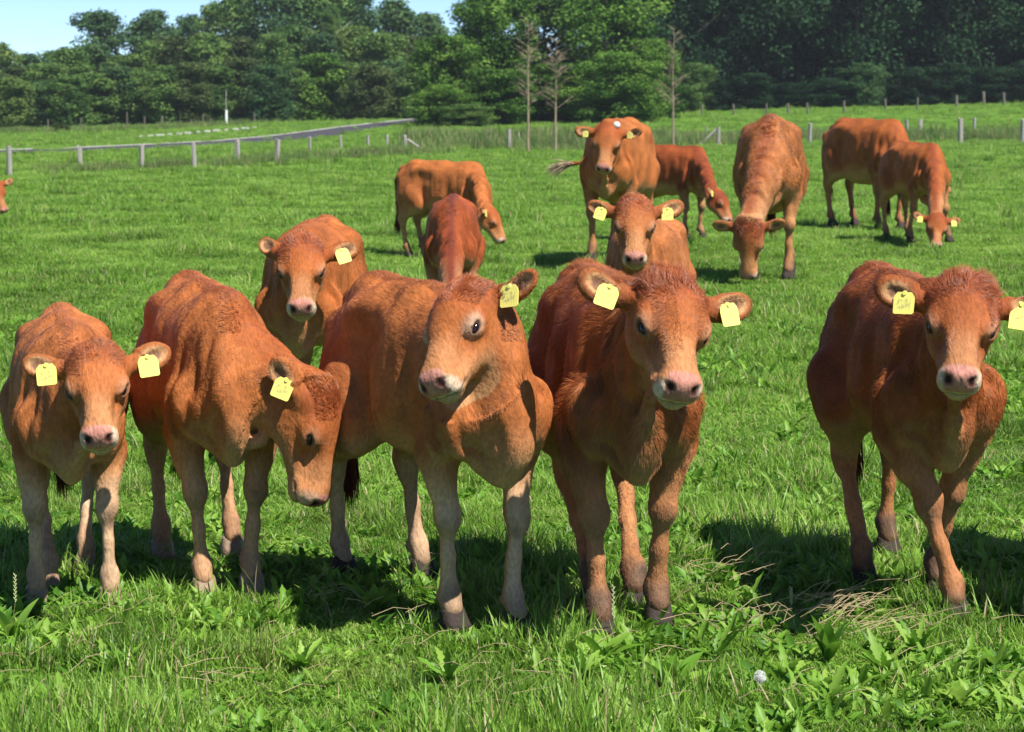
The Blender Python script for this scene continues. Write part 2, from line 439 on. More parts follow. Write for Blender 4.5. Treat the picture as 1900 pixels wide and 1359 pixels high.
    for sd in (1, -1):
        He((.075, sd*.040, -.068), (.088, .042, .066), .035)        # cheek
        He((.165, sd*.034, -.050), (.07, .022, .034), .03)
        He((.125, sd*.066, .010), (.045, .026, .032), .018)         # brow
        c_, B_ = eye_basis(sd); Bf = B_.copy()
        He(c_+B_[:, 2]*.002, (.034, .0235, .0205), .018, False, B_)    # lids
        He(c_+B_[:, 2]*.0085-B_[:, 1]*.0150*sd, (.038, .010, .017), .010, False, B_)
        He((.303, sd*.026, -.020), (.036, .027, .034), .02)         # nostril wings
        He((.285, sd*.030, -.052), (.040, .022, .022), .02)         # lips
        He((.225, sd*.058, -.006), (.040, .010, .020), .04, True)
    He((.318, 0, -.022), (.032, .043, .032), .02)
    ix = F.box(H((.352, 0, -.03))-.085*hs, H((.352, 0, -.03))+.085*hs)
    if ix is not None:
        X_, Y_, Z_ = F.pts(ix); a_ = hR[:, 0]; dd_ = (.3465*hs-((X_-poll[0])*a_[0]+(Y_-poll[1])*a_[1]+(Z_-poll[2])*a_[2])).astype(np.float32)
        F.put(ix, dd_, .02*hs, True)
    He((.290, 0, -.080), (.034, .029, .018), .018)                  # chin
    if hs*s > .6 and fine < .008:
        for sd in (1, -1):
            c_, B_ = eye_basis(sd); He(c_+B_[:, 2]*.0255, (.0225, .0098, .016), .005, True, B_)
            He((.346, sd*.030, -.010), (.016, .0095, .014), .008, True); He((.335, sd*.041, -.006), (.012, .008, .006), .008, True)
            Hc((.345, sd*.005, -.060), (.265, sd*.058, -.062), .004, .0035, .010, True)
    ears = q.get('ears', ((0, 0, 0), (0, 0, 0)))
    es = 1.0
    for sd, ep in zip((1, -1), ears):
        b0, d, w, n = ear_frame(sd, *ep); L_ = EARLEN*es
        rot = np.stack([d, w, n], 1)
        Hc(b0, b0+d*.04, .024, .026, .03)
        He(b0+d*(.035+L_*.46), (L_*.56, .040, .018), .02, False, rot); He(b0+d*(.035+L_*.80)+w*.008, (L_*.30, .026, .014), .02, False, rot)
        He(b0+d*(.035+L_*.60)+n*.020-w*.004, (L_*.42, .027, .020), .008, True, rot)
    P, Q = F.mesh(); P, Q = keep_largest(P, Q); P = laplace(P, Q, 2, .5)
    Nn = vnormals(P, Q)
    # loose skin: rib traces, folds on the neck and small hollows
    xx, zz = P[:, 0], P[:, 2]; hd_ = np.linalg.norm(P-H((.16, 0, -.02)), axis=1) > .20*hs
    rib = np.sin(xx*2*pi/.058+zz*9)*sstep((.10-np.abs(xx+.10))/.08)*sstep((zz-.48)/.08)*sstep((.80-zz)/.06)*.0022
    fold = (vnoise(P*np.array([2.4, .6, .5]), 16, 61)-.5)*.036*sstep((xx-.20)/.1)*sstep((.90-zz)/.2)*sstep((zz-.42)/.06)
    sof = (vnoise(P, 7, 62)-.5)*.026*sstep((zz-.5)/.1)+(vnoise(P*np.array([1.3, 1, .5]), 20, 63)-.5)*.009
    P = P+Nn*((rib+fold+sof)*hd_)[:, None]; Nn = vnormals(P, Q)
    # ---------------- coat colours
    Cb = np.array(q.get('base', (.42, .135, .036)))*np.array([.83, .79, .80]); Cr = np.array(q.get('red', (.25, .060, .018))); Cp = np.array(q.get('pale', (.47, .265, .125)))
    Cc = np.array((.64, .49, .35)); mud = np.array((.070, .047, .033)); pink = np.array((.45, .20, .15))
    n1_ = vnoise(P, 5, 1)[:, None]; n2_ = vnoise(P, 17, 2)[:, None]; n3_ = vnoise(P, 60, 5)[:, None]
    mix = lambda a, b, t: a+(b-a)*np.clip(t, 0, 1)
    stk = vnoise(P*np.array([.30, 1, .55]), 48, 71)[:, None]; stk2 = vnoise(P*np.array([.45, 1, .35]), 22, 72)[:, None]
    C = Cb*(.80+.40*n1_)*(.90+.2*n2_)*(.80+.4*stk)*(.86+.28*stk2)
    x, y, z = P.T; ex = lambda v: v[:, None]
    legw = sstep((.52-z)/.14)*q.get('legpale', .8)
    C = mix(C, Cp*(.86+.28*n2_), ex(legw*(.55+.45*n1_[:, 0])))
    inner = sstep((-Nn[:, 2]-.1)/.6)*sstep((.62-z)/.12); C = mix(C, Cp, ex(inner*.8))
    creamy = q.get('cream', 0)*sstep((.46-z)/.12)*sstep((Nn[:, 0]+.3)/.8)*(.35+.65*n1_[:, 0]); C = mix(C, np.array([.60, .43, .28]), ex(creamy))
    chest = sstep((x-.30)/.1)*sstep((.62-z)/.15)*sstep((.12-np.abs(y))/.06)*(z > .36); C = mix(C, Cp, ex(chest*.55*q.get('legpale', .8)))
    dd1 = np.full(len(P), 9.0)
    for i in range(len(dl)-1):
        ba = dl[i+1]-dl[i]; t = np.clip(((P-dl[i])@ba)/(ba@ba+1e-9), 0, 1); dd1 = np.minimum(dd1, np.linalg.norm(P-dl[i]-t[:, None]*ba, axis=1))
    C = mix(C, Cp*1.1, ex(sstep((.040-dd1)/.02)*.55*q.get('legpale', .8)))
    stripe = np.exp(-(y/.032)**2)*sstep((z-.80)/.06)*sstep((.32-x)/.2)*q.get('stripe', .4); C = mix(C, Cr*.8, ex(stripe))
    tw = sstep((-x-.605)/.03)*sstep((.80-z)/.1)*(z > .25)*(np.abs(y) < .6); C = mix(C, Cr*.7, ex(tw*.8))
    mudw = sstep((.17-z+.14*(n2_[:, 0]-.5))/.10)*min(1, q.get('mud', .6)*1.35); C = mix(C, mud*(.7+.9*n3_), ex(mudw*(.6+.4*n2_[:, 0])))
    for i, (Kn, Ft, hp) in enumerate(joints):
        dk = np.linalg.norm(P-(Kn+np.array([.02 if i < 2 else -.03, 0, -.02])), axis=1)
        C = mix(C, mud*1.6, ex(sstep((.062-dk)/.04)*q.get('kmud', .45)*(.4+.9*n3_[:, 0])))
    Lh = ((P-poll)@hR)/hs; hx, hy, hz = Lh.T
    # crest of the neck carries the dark stripe
    tn = np.clip(((P-n0)@(n3-n0))/(ln*ln), 0, 1)
    upp = np.array(up); dmin = np.full(len(P), 9.0)
    for i in range(K-1):
        ba = up[i+1]-up[i]; t = np.clip(((P-up[i])@ba)/(ba@ba), 0, 1); dd = P-up[i]-t[:, None]*ba
        upd = nrm(up[i]-dn[i]+1e-6); upd = nrm(upd-ba*(upd@ba)/(ba@ba)); sid = np.cross(nrm(ba), upd)
        a_ = dd@sid; b_ = dd@upd
        ok = (b_ > 0) & (np.linalg.norm(dd, axis=1) < .2)
        dmin = np.where(ok, np.minimum(dmin, np.abs(a_)), dmin)
    segd = lambda L_: np.linalg.norm(L_-np.array([1, 0, 0])*np.clip(L_[:, :1], .0, .33)-np.array([0, 0, -.03]), axis=1)
    inh = (hx > -.05) & ((segd(Lh) < .135) | ((hx < .13) & (np.abs(hy) < .26) & (np.abs(hz) < .10)))
    cs = np.exp(-(dmin/.04)**2)*q.get('stripe', .4)*(~inh)*(x > .2); C = mix(C, Cr, ex(cs))
    hw = sstep((hx+.03)/.05)*inh
    hcCol = Cb*(.88+.24*n2_)
    hcCol = np.broadcast_to(hcCol, C.shape).copy()
    fore = sstep((.20-hx)/.17)*sstep((hz+.03)/.05)*q.get('fore', .8); hcCol = mix(hcCol, Cr*(.8+.5*n2_), ex(fore))
    hcCol = mix(hcCol, Cp, ex(sstep((hx-.17)/.08)*.35))
    hcCol = mix(hcCol, Cp, ex(sstep((-hz-.03)/.06)*.6*sstep((.09-np.abs(hy))/.03)))
    for sd in (1, -1):
        c_, B_ = eye_basis(sd); Le = (Lh-c_)@B_; okE = (Le[:, 2] > 0)
        rd = np.sqrt((Le[:, 0]/.036)**2+((Le[:, 1]*sd+.008)/.026)**2)
        hcCol = mix(hcCol, Cc*.85, ex(np.exp(-(rd*.95)**4)*okE*q.get('ring', .22)))
        rd = np.sqrt((Le[:, 0]/.0205)**2+(Le[:, 1]/.0125)**2)
        hcCol = mix(hcCol, np.array([.07, .028, .020]), ex(np.exp(-rd**6)*okE*.9))
    muz = sstep((hx-.268-.03*n2_[:, 0]-.5*np.clip(hz+.03, 0, .05))/.032); hcCol = mix(hcCol, Cc, ex(muz*q.get('muzw', .95)))
    pad = sstep((hx-.305)/.012)*sstep((hz+.052)/.008)*sstep((.043-np.abs(hy))/.007); hcCol = mix(hcCol, pink*(.85+.3*n3_), ex(pad))
    nos = np.exp(-(((hx-.342)/.020)**2+((np.abs(hy)-.030)/.0105)**2+((hz+.010)/.0135)**2)); hcCol = mix(hcCol, np.array([.03, .012, .01]), ex(np.clip(nos*1.8, 0, 1)))
    mou = np.exp(-((hz+.061)/.005)**2)*(hx > .26); hcCol = mix(hcCol, np.array([.10, .06, .045]), ex(mou*.7))
    chin = sstep((-hz-.060)/.01)*sstep((hx-.26)/.03); hcCol = mix(hcCol, Cp*.9, ex(chin*.7))
    C = mix(C, hcCol, ex(hw))
    earw = np.zeros(len(P)); inn = np.zeros(len(P))
    for sd, ep in zip((1, -1), ears):
        b0, d, w, n = ear_frame(sd, *ep); Le = Lh-b0; a_, b_, c_ = Le@d, Le@w, Le@n
        isear = (a_ > .028) & (a_ < .17) & (np.abs(b_) < .06) & (np.abs(c_) < .04) & (np.abs(hy) > .09)
        earw = np.where(isear, sstep((a_-.028)/.02), earw)
        depth = 1-((a_-.035-EARLEN*.56)/(EARLEN*.44))**2-(b_/.029)**2
        Nh = Nn@hR
        inn = np.where(isear & (Nh@n > .1), np.clip(depth, 0, 1), inn)
    C = mix(C, Cb*.8, ex(earw*.8)); C = mix(C, Cp*1.1, ex(np.clip(inn*3, 0, 1)*.8)); C = mix(C, np.array([.12, .06, .045]), ex(sstep((inn-.55)/.3)*.75))
    C = np.clip(C, .004, .80)
    me = mesh_np('body', P*s, Q, M_coat, True); pcolor(me, 'coat', C)
    body = obj('body', me, root)
    # ---------------- eyes, hooves, tags
    for sd in (1, -1):
        e = obj('eye', EYE_ME, root); c_, B_ = eye_basis(sd); Bm = hR@B_
        if np.linalg.det(Bm) < 0: Bm = Bm*np.array([1, -1, 1])
        e.matrix_local = Matrix.Translation(Vector(H(c_+B_[:, 2]*.0025)*s)) @ Matrix(Bm.tolist()).to_4x4() @ Matrix.Diagonal((.0225*hs*s, .0150*hs*s, .0172*hs*s, 1))
    for (Kn, Ft, hp), i in zip(joints, range(4)):
        hf = obj('hoof', HOOF_ME2 if (q.get('palehoof')) else HOOF_ME, root); hf.location = Vector(hp*s); hf.scale = (s*.86,)*3
    for k, (sd, which) in enumerate(q.get('tags', ())):
        b0, d, w, n = ear_frame(sd, *ears[0 if sd > 0 else 1])
        p = H(b0+d*(.035+EARLEN*.38)+w*.004+n*.024)*s
        wd = hR@w; nn = hR@n; up_ = nrm(np.array([0, 0, 1.0])*.7+wd*.6); nn = nrm(nn-up_*(nn@up_)); yy = np.cross(up_, nn)
        t = obj('ear_tag', TAG_ME if which == 0 else TAG_ME2, root)
        mt = Matrix(np.stack([nn, yy, up_], 1).tolist()).to_4x4(); mt = mt @ Matrix.Rotation(random.uniform(-.22, .22), 4, 'X') @ Matrix.Rotation(random.uniform(-.3, .3), 4, 'Z'); mt.translation = Vector(p); ts_ = q.get('tagscale', 1.0)
        t.matrix_local = mt @ Matrix.Diagonal((ts_, ts_, ts_, 1))
    if q.get('hornbud'):
        hb = obj('horn_bud', BUD_ME, root); hb.location = Vector(H(q['hornbud'])*s); hb.scale = (.024*s*hs,)*3
    # ---------------- hair
    nh = q.get('hair', 0)
    if nh:
        A = P[Q[:, 0]]; Bq = P[Q[:, 1]]; Cq = P[Q[:, 2]]; Dq = P[Q[:, 3]]
        ar = .5*np.linalg.norm(np.cross(Cq-A, Dq-Bq), axis=1)
        fc = (A+Cq)/2; vis = sstep((fc[:, 2]-.04)/.04)*.9+.1
        fl = ((fc-poll)@hR)/hs; dens = np.where((np.linalg.norm(fl-np.array([.15, 0, -.02]), axis=1) < .25), 1.8, 1.0)
        # the side turned from the camera needs fewer
        fn = np.cross(Cq-A, Dq-Bq); fn = fn/np.maximum(np.linalg.norm(fn, axis=1), 1e-9)[:, None]
        vd = q['toward']; dens = dens*np.where(fn@vd > -.25, 1.0, .18)
        pr = ar*vis*dens; pr /= pr.sum()
        fi = rng.choice(len(Q), nh, p=pr); u = rng.random((nh, 1)); v = rng.random((nh, 1))
        bil = lambda Z: (Z[Q[fi, 0]]*(1-u)*(1-v)+Z[Q[fi, 1]]*u*(1-v)+Z[Q[fi, 2]]*u*v+Z[Q[fi, 3]]*(1-u)*v)
        rp = bil(P); rn = bil(Nn); rn /= np.maximum(np.linalg.norm(rn, axis=1), 1e-9)[:, None]; rc = bil(C)
        L3 = ((rp-poll)@hR)/hs; hx, hy, hz = L3.T
        inh = sstep((hx+.06)/.06)*(np.linalg.norm(L3-np.array([.15, 0, -.02]), axis=1) < .27)
        flow = np.tile(np.array([-.75, 0, -.62]), (nh, 1))
        lw = sstep((.55-rp[:, 2])/.12)[:, None]; flow = flow*(1-lw)+np.array([-.1, 0, -1.0])*lw
        nk = (sstep((rp[:, 0]-.30)/.12)*sstep((rp[:, 2]-.5)/.08))[:, None]
        nd = nrm(n0-n3)*.8+np.array([0, 0, -.45]); flow = flow*(1-nk)+nd*nk
        rad = L3-np.array([.125, 0, .10]); rad = rad@hR.T; rad /= np.maximum(np.linalg.norm(rad, axis=1), 1e-6)[:, None]
        flow = flow*(1-inh[:, None])+rad*inh[:, None]
        wob = np.stack([vnoise(rp, 9, 11+k) for k in range(3)], 1)-.5; wob2 = np.stack([vnoise(rp, 32, 21+k) for k in range(3)], 1)-.5
        curl = q.get('curl', .4)
        flow = flow+wob*.55*curl+wob2*.7*curl
        flow = flow-rn*(flow*rn).sum(1)[:, None]; flow /= np.maximum(np.linalg.norm(flow, axis=1), 1e-6)[:, None]
        ln_ = .016*q.get('hlen', .68)*(.32+.68*sstep((rp[:, 2]-.35)/.2))
        face = inh > .5; ln_ = np.where(face, .0075, ln_)
        pollw = face & (hx < .10) & (hz > -.01) & (np.abs(hy) < .08); ln_ = np.where(pollw, .008+.028*q.get('forelock', .38)*sstep((.10-hx)/.07), ln_)
        ln_ = np.where(face & (hx > .27), .005, ln_); ln_ = np.where(face & (hx > .318) & (hz > -.05), .0015, ln_)
        eyed = np.linalg.norm(np.stack([hx-.155, np.abs(hy)-.086, hz-.008], 1), axis=1); ln_ = np.where(face & (eyed < .03), .003, ln_)
        ln_ = ln_*(.7+.6*rng.random(nh))
        # tail head and spine stand a little proud
        lift = (.10+.16*vnoise(rp, 25, 31))*(.6+.5*curl); lift = np.where(pollw, .45, lift); sp_ = (np.abs(rp[:, 1]) < .03) & (rp[:, 2] > .8); lift = np.where(sp_, .55, lift); ln_ = np.where(sp_, ln_*1.25, ln_)
        jit = (rng.random((nh, 3))-.5)*.20
        n = 4; pts = np.zeros((nh, n, 3)); cur = rp-rn*.0015; d_ = flow+rn*lift[:, None]*2.0+jit; d_ /= np.linalg.norm(d_, axis=1)[:, None]
        for k in range(n):
            pts[:, k] = cur; cur = cur+d_*(ln_/(n-1))[:, None]
            d_ = d_+(flow*.55-rn*.10)+np.where(pollw[:, None], wob2*1.5, 0); d_ /= np.linalg.norm(d_, axis=1)[:, None]
        hc_ = bpy.data.hair_curves.new('coat_hair'); hc_.add_curves([n]*nh)
        hc_.attributes['position'].data.foreach_set('vector', (pts*s).astype(np.float32).ravel())
        ra_ = hc_.attributes.get('radius') or hc_.attributes.new('radius', 'FLOAT', 'POINT')
        rr = np.tile(np.array([1, .85, .6, .15])*q.get('hrad', .00058), (nh, 1)); ra_.data.foreach_set('value', rr.astype(np.float32).ravel())
        ca = hc_.attributes.new('coat', 'FLOAT_COLOR', 'CURVE'); ca.data.foreach_set('color', np.concatenate([rc, np.ones((nh, 1))], 1).astype(np.float32).ravel())
        hc_.materials.append(M_hair); ho = obj('coat_hair', hc_, root); ho['kind'] = 'stuff'
    # tail tuft
    tt = np.array(tl[-1]); td = nrm(np.array(tl[-1])-np.array(tl[-2])); nt_ = 260
    V = []; Fq = []
    for k in range(nt_):
        a = tt-td*.05+rng.normal(0, .008, 3); Lk = rng.uniform(.10, .19); dd = nrm(td+rng.normal(0, .12, 3)+np.array([0, 0, -.25*rng.random()])); sd_ = nrm(np.cross(dd, rng.normal(0, 1, 3)))*.0022
        b = a+dd*Lk*.55; c = a+dd*Lk+np.array([0, 0, -.02]); i0 = len(V)
        V += [a-sd_, a+sd_, b+sd_, b-sd_, c]; Fq.append((i0, i0+1, i0+2, i0+3)); Fq.append((i0+3, i0+2, i0+4, i0+4))
    V = np.array(V); F4 = np.array([f for f in Fq if f[2] != f[3]]); F3 = np.array([f[:3] for f in Fq if f[2] == f[3]])
    me = mesh_np('tail_tuft', V*s, [F4, F3], M_coat); pcolor(me, 'coat', np.tile(np.array(q['tuft']) if 'tuft' in q else Cr*.45, (len(V), 1))*(.7+.6*rng.random((len(V), 1))))
    tu = obj('tail_tuft', me, root)
    return body

def uvsphere(name, mat, seg=20, ring=12):
    bm = bmesh.new(); bmesh.ops.create_uvsphere(bm, u_segments=seg, v_segments=ring, radius=1)
    me = bpy.data.meshes.new(name); bm.to_mesh(me); bm.free(); me.materials.append(mat)
    me.polygons.foreach_set('use_smooth', np.ones(len(me.polygons), bool)); return me
import bmesh
EYE_ME = uvsphere('eye', M_eye); BUD_ME = uvsphere('horn_bud', M_horn, 12, 8)
def hoof_mesh(mat):
    F = Field([np.arange(-.09, .10, .006)]*2+[np.arange(-.03, .09, .006)])
    for sd in (1, -1):
        F.cone((-.022, sd*.020, .016), (.028, sd*.019, .010), .026, .022, k=.012)
        F.cone((-.010, sd*.016, .052), (.030, sd*.018, .012), .026, .020, k=.02)
    F.ell((0, 0, -.205), (.6, .6, .2), k=.004, sub=True)
    P, Q = F.mesh(); P = laplace(P, Q, 1); return mesh_np('hoof', P, Q, mat, True)
HOOF_ME = hoof_mesh(M_hoof); HOOF_ME2 = hoof_mesh(M_hoof_pale)
def tag_mesh(name, w, h, neck):
    """flag shaped plastic tag, hanging down (-z) from its stud at the origin; plane normal +x"""
    if neck:
        o = [(-.006, .004), (-.008, -.012), (-w*.45, -.026), (-w/2, -.034), (-w/2, -h), (w/2, -h), (w/2, -.034), (w*.45, -.026), (.008, -.012), (.006, .004)]
    else:
        o = [(-w*.32, .000), (-w*.46, -.010), (-w/2, -.018), (-w/2+.001, -h+.004), (-w/2+.005, -h), (w/2-.005, -h), (w/2-.001, -h+.004), (w/2, -.018), (w*.46, -.010), (w*.32, .000)]
    bm = bmesh.new(); vs_ = [bm.verts.new((.0012+.004*(abs(z)/h)**2, y, z)) for y, z in o]
    f = bm.faces.new(vs_); r = bmesh.ops.extrude_face_region(bm, geom=[f])
    bmesh.ops.translate(bm, verts=[v for v in r['geom'] if isinstance(v, bmesh.types.BMVert)], vec=(.0026, 0, 0))
    m = Matrix.Translation((.004, 0, -.004)) @ Matrix.Rotation(pi/2, 4, 'Y')
    bmesh.ops.create_cone(bm, cap_ends=True, segments=12, radius1=.008, radius2=.005, depth=.007, matrix=m)
    bmesh.ops.recalc_face_normals(bm, faces=bm.faces)
    me = bpy.data.meshes.new(name); bm.to_mesh(me); bm.free(); me.materials.append(M_tag); return me
TAG_ME = tag_mesh('ear_tag', .058, .060, False); TAG_ME2 = tag_mesh('ear_tag', .054, .072, True)
# ------------------------------------------------------------------ ground, road
def mat_ground():
    m, nt, b, out = nodes('pasture_soil_and_turf'); L = nt.links.new
    g = N(nt, 'ShaderNodeNewGeometry')
    a = N(nt, 'ShaderNodeTexNoise', i_Scale=.35, i_Detail=5., i_Roughness=.6); L(g.outputs['Position'], a.inputs[0])
    c = N(nt, 'ShaderNodeTexNoise', i_Scale=6., i_Detail=6., i_Roughness=.7); L(g.outputs['Position'], c.inputs[0])
    r1 = ramp(nt, a.outputs[0], [(.35, (.075, .16, .016)), (.55, (.11, .225, .022)), (.72, (.18, .27, .05))])
    r2 = ramp(nt, c.outputs[0], [(.3, (.55, .6, .5)), (.6, (1.1, 1.1, 1.1))])
    col = mixc(nt, 1.0, r1.outputs[0], r2.outputs[0], 'MULTIPLY')
    # near the viewer the soil under the blades is dark
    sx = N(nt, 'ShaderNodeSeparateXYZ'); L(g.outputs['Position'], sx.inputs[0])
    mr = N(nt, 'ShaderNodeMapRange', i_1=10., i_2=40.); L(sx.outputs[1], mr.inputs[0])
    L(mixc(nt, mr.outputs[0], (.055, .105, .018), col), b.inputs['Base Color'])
    b.inputs['Roughness'].default_value = .95; b.inputs['Specular IOR Level'].default_value = .1
    bp = N(nt, 'ShaderNodeBump', i_Strength=.9, i_Distance=.12); L(c.outputs[0], bp.inputs['Height']); L(bp.outputs[0], b.inputs['Normal'])
    return m
def sheet():
    xs = np.sinh(np.linspace(-7.2, 7.2, 171))*2.4
    ys = np.concatenate([np.linspace(-40, 2, 8), np.geomspace(3, 3000, 190)])
    X, Y = np.meshgrid(xs, ys); V = np.stack([X.ravel(), Y.ravel(), terr(X, Y).ravel()], 1); n = len(xs)
    i = (np.arange(len(ys)-1)[:, None]*n+np.arange(n-1)[None, :]).ravel()
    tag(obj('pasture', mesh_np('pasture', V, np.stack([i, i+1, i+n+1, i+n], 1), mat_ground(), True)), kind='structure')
sheet()
ROAD_F = [(-160, 284), (0, 280), (150, 275), (280, 269), (400, 262.5), (500, 253.5), (560, 246), (640, 235.5), (700, 229), (790, 219)]
ROAD_N = [(-160, 289), (0, 285.5), (150, 281), (280, 276), (400, 270.5), (500, 265), (560, 261), (640, 249), (700, 238.5), (790, 226)]
_rE = [np.array([G(*p)[:2] for p in q]) for q in (ROAD_F, ROAD_N)]
def off_road(x, y):
    # the road runs across the view: compare with the far and near edge at the same bearing
    b = x/y; f = np.interp(b, _rE[0][:, 0]/_rE[0][:, 1], _rE[0][:, 1]); n = np.interp(b, _rE[1][:, 0]/_rE[1][:, 1], _rE[1][:, 1])
    return ~((y < f+.2) & (y > n+.4) & (b < (790-950)/FPX))
def ribbon(name, far, near, mat, lift, kind='structure', n=6):
    V = []
    for k in range(len(far)-1):
        for t in np.linspace(0, 1, n, endpoint=(k == len(far)-2)):
            a = G(far[k][0]*(1-t)+far[k+1][0]*t, far[k][1]*(1-t)+far[k+1][1]*t); b_ = G(near[k][0]*(1-t)+near[k+1][0]*t, near[k][1]*(1-t)+near[k+1][1]*t)
            for u in np.linspace(0, 1, 5):
                p = a*(1-u)+b_*u; p[2] = float(terr(p[0], p[1]))+lift; V.append(p)
    m = len(V)//5; F = [(i*5+j, i*5+j+1, (i+1)*5+j+1, (i+1)*5+j) for i in range(m-1) for j in range(4)]
    return tag(obj(name, mesh_np(name, V, np.array(F), mat, True)), kind=kind)
M_asph = flat('asphalt', (.060, .057, .066), .95, .05, .3, 3, .12); M_conc = flat('concrete_edge', (.42, .40, .38), .8, .3, .2, 4, .15)
rf, rn_ = ROAD_F, ROAD_N
ribbon('road', rf, rn_, M_asph, .02)
ribbon('road_edge', [(x, y-.7) for x, y in rf], [(x, y+.5) for x, y in rf], M_conc, .03)
# pale stone edging beyond the road
ed = empty('stone_edging', Vector(G(370, 247))); tag(ed, 'broken line of small pale edging stones in the grass beyond the road', 'stone edging')
for k in range(13):
    x = 262+k*17.5; p = G(x, 256.5-k*1.45); q = np.array([p[0], p[1], float(terr(p[0], p[1]))])-np.array(ed.location)
    bm = bmesh.new(); bmesh.ops.create_cube(bm, size=1, matrix=Matrix.Translation(Vector(q)+Vector((0, 0, .05))) @ Matrix.Rotation(.25, 4, 'Z') @ Matrix.Diagonal((.26+.1*(k % 3), .16, .14, 1)))
    bmesh.ops.bevel(bm, geom=bm.edges[:], offset=.02, segments=1, affect='EDGES'); me = bpy.data.meshes.new('stone'); bm.to_mesh(me); bm.free(); me.materials.append(M_conc); obj('stone', me, ed)

# ------------------------------------------------------------------ grass, scattered by geometry nodes
def mat_leafy(name, lo, mid, hi, straw=None, trans=.35, rough=.5, scale=.5, haze=0, spec=.3):
    m = bpy.data.materials.new(name); m.use_nodes = True; nt = m.node_tree; L = nt.links.new
    b = nt.nodes['Principled BSDF']; out = nt.nodes['Material Output']
    at = N(nt, 'ShaderNodeAttribute', attribute_name='tint'); sp = N(nt, 'ShaderNodeSeparateColor'); L(at.outputs['Color'], sp.inputs[0])
    g = N(nt, 'ShaderNodeNewGeometry'); oi = N(nt, 'ShaderNodeObjectInfo')
    nz = N(nt, 'ShaderNodeTexNoise', i_Scale=scale, i_Detail=3.); L(g.outputs['Position'], nz.inputs[0])
    mr = N(nt, 'ShaderNodeMapRange', i_1=.3, i_2=.7, i_3=-.36, i_4=.36, clamp=False); L(nz.outputs[0], mr.inputs[0])
    ad = N(nt, 'ShaderNodeMath', operation='ADD'); L(sp.outputs[0], ad.inputs[0]); L(mr.outputs[0], ad.inputs[1])
    oo = N(nt, 'ShaderNodeMapRange', i_3=-.15, i_4=.15); L(oi.outputs['Random'], oo.inputs[0])
    ad2 = N(nt, 'ShaderNodeMath', operation='ADD'); L(ad.outputs[0], ad2.inputs[0]); L(oo.outputs[0], ad2.inputs[1])
    r_ = ramp(nt, ad2.outputs[0], [(.1, lo), (.5, mid), (.95, hi)]); col = r_.outputs[0]
    if straw: col = mixc(nt, sp.outputs[1], col, straw)
    if straw and scale == .7:
        n9 = N(nt, 'ShaderNodeTexNoise', i_Scale=1.1, i_Detail=5., i_Roughness=.65); L(g.outputs['Position'], n9.inputs[0]); f9 = N(nt, 'ShaderNodeMapRange', i_1=.57, i_2=.74, i_3=0., i_4=.55); L(n9.outputs[0], f9.inputs[0]); col = mixc(nt, f9.outputs[0], col, (.30, .30, .10))
    L(col, b.inputs['Base Color']); b.inputs['Roughness'].default_value = rough; b.inputs['Specular IOR Level'].default_value = spec
    tr = N(nt, 'ShaderNodeBsdfTranslucent'); L(mixc(nt, .5, col, (1.0, 1.0, .25), 'MULTIPLY') if False else col, tr.inputs[0])
    mx = N(nt, 'ShaderNodeMixShader'); mx.inputs[0].default_value = trans; L(b.outputs[0], mx.inputs[1]); L(tr.outputs[0], mx.inputs[2]); L(mx.outputs[0], out.inputs[0])
    return m
M_grass = mat_leafy('grass_blades', (.095, .20, .020), (.215, .40, .045), (.37, .53, .12), (.46, .37, .20), .45, .42, .7)
M_weed = mat_leafy('weed_leaves', (.065, .175, .016), (.150, .32, .030), (.28, .44, .07), (.40, .30, .14), .40, .45, 1.5)
M_tall = mat_leafy('tall_herbs', (.050, .125, .020), (.115, .22, .035), (.24, .33, .09), (.42, .34, .19), .35, .6, .4)
M_dry = flat('straw', (.40, .31, .17), .7, .3, .3, 40, .3)
def tuft(name, nb, rad, h0, h1, w, mat, straw=.04, bend=.6, seg=3, stiff=0):
    V, C, Q, T = [], [], [], []
    for k in range(nb):
        r0 = rad*sqrt(random.random()); a = random.random()*2*pi; bx, by = r0*cos(a), r0*sin(a)
        h = random.uniform(h0, h1); az = random.random()*2*pi; bd = random.uniform(.1, bend)*h; ww = w*random.uniform(.7, 1.25)
        fx, fy = cos(az+pi/2+random.uniform(-.5, .5)), sin(az+pi/2+random.uniform(-.5, .5)); t = min(1, max(0, random.gauss(.5, .2))); st = 1.0 if random.random() < straw else 0.0
        i0 = len(V)
        for j in range(seg):
            u = j/seg; hw = ww*.5*(1-u*.45); z = h*(u-.18*u*u*bd/h); o = bd*u**1.8
            x, y = bx+cos(az)*o, by+sin(az)*o; V += [(x-fx*hw, y-fy*hw, z-.01*(j == 0)), (x+fx*hw, y+fy*hw, z-.01*(j == 0))]; C += [(t*(.5+.5*u), st, 0)]*2
        V.append((bx+cos(az)*bd, by+sin(az)*bd, h*(1-.18*bd/h))); C.append((t, st, 0))
        for j in range(seg-1): Q.append((i0+2*j, i0+2*j+1, i0+2*j+3, i0+2*j+2))
        T.append((i0+2*seg-2, i0+2*seg-1, i0+2*seg))
    me = mesh_np(name, V, [np.array(Q), np.array(T)], mat); pcolor(me, 'tint', C); return me
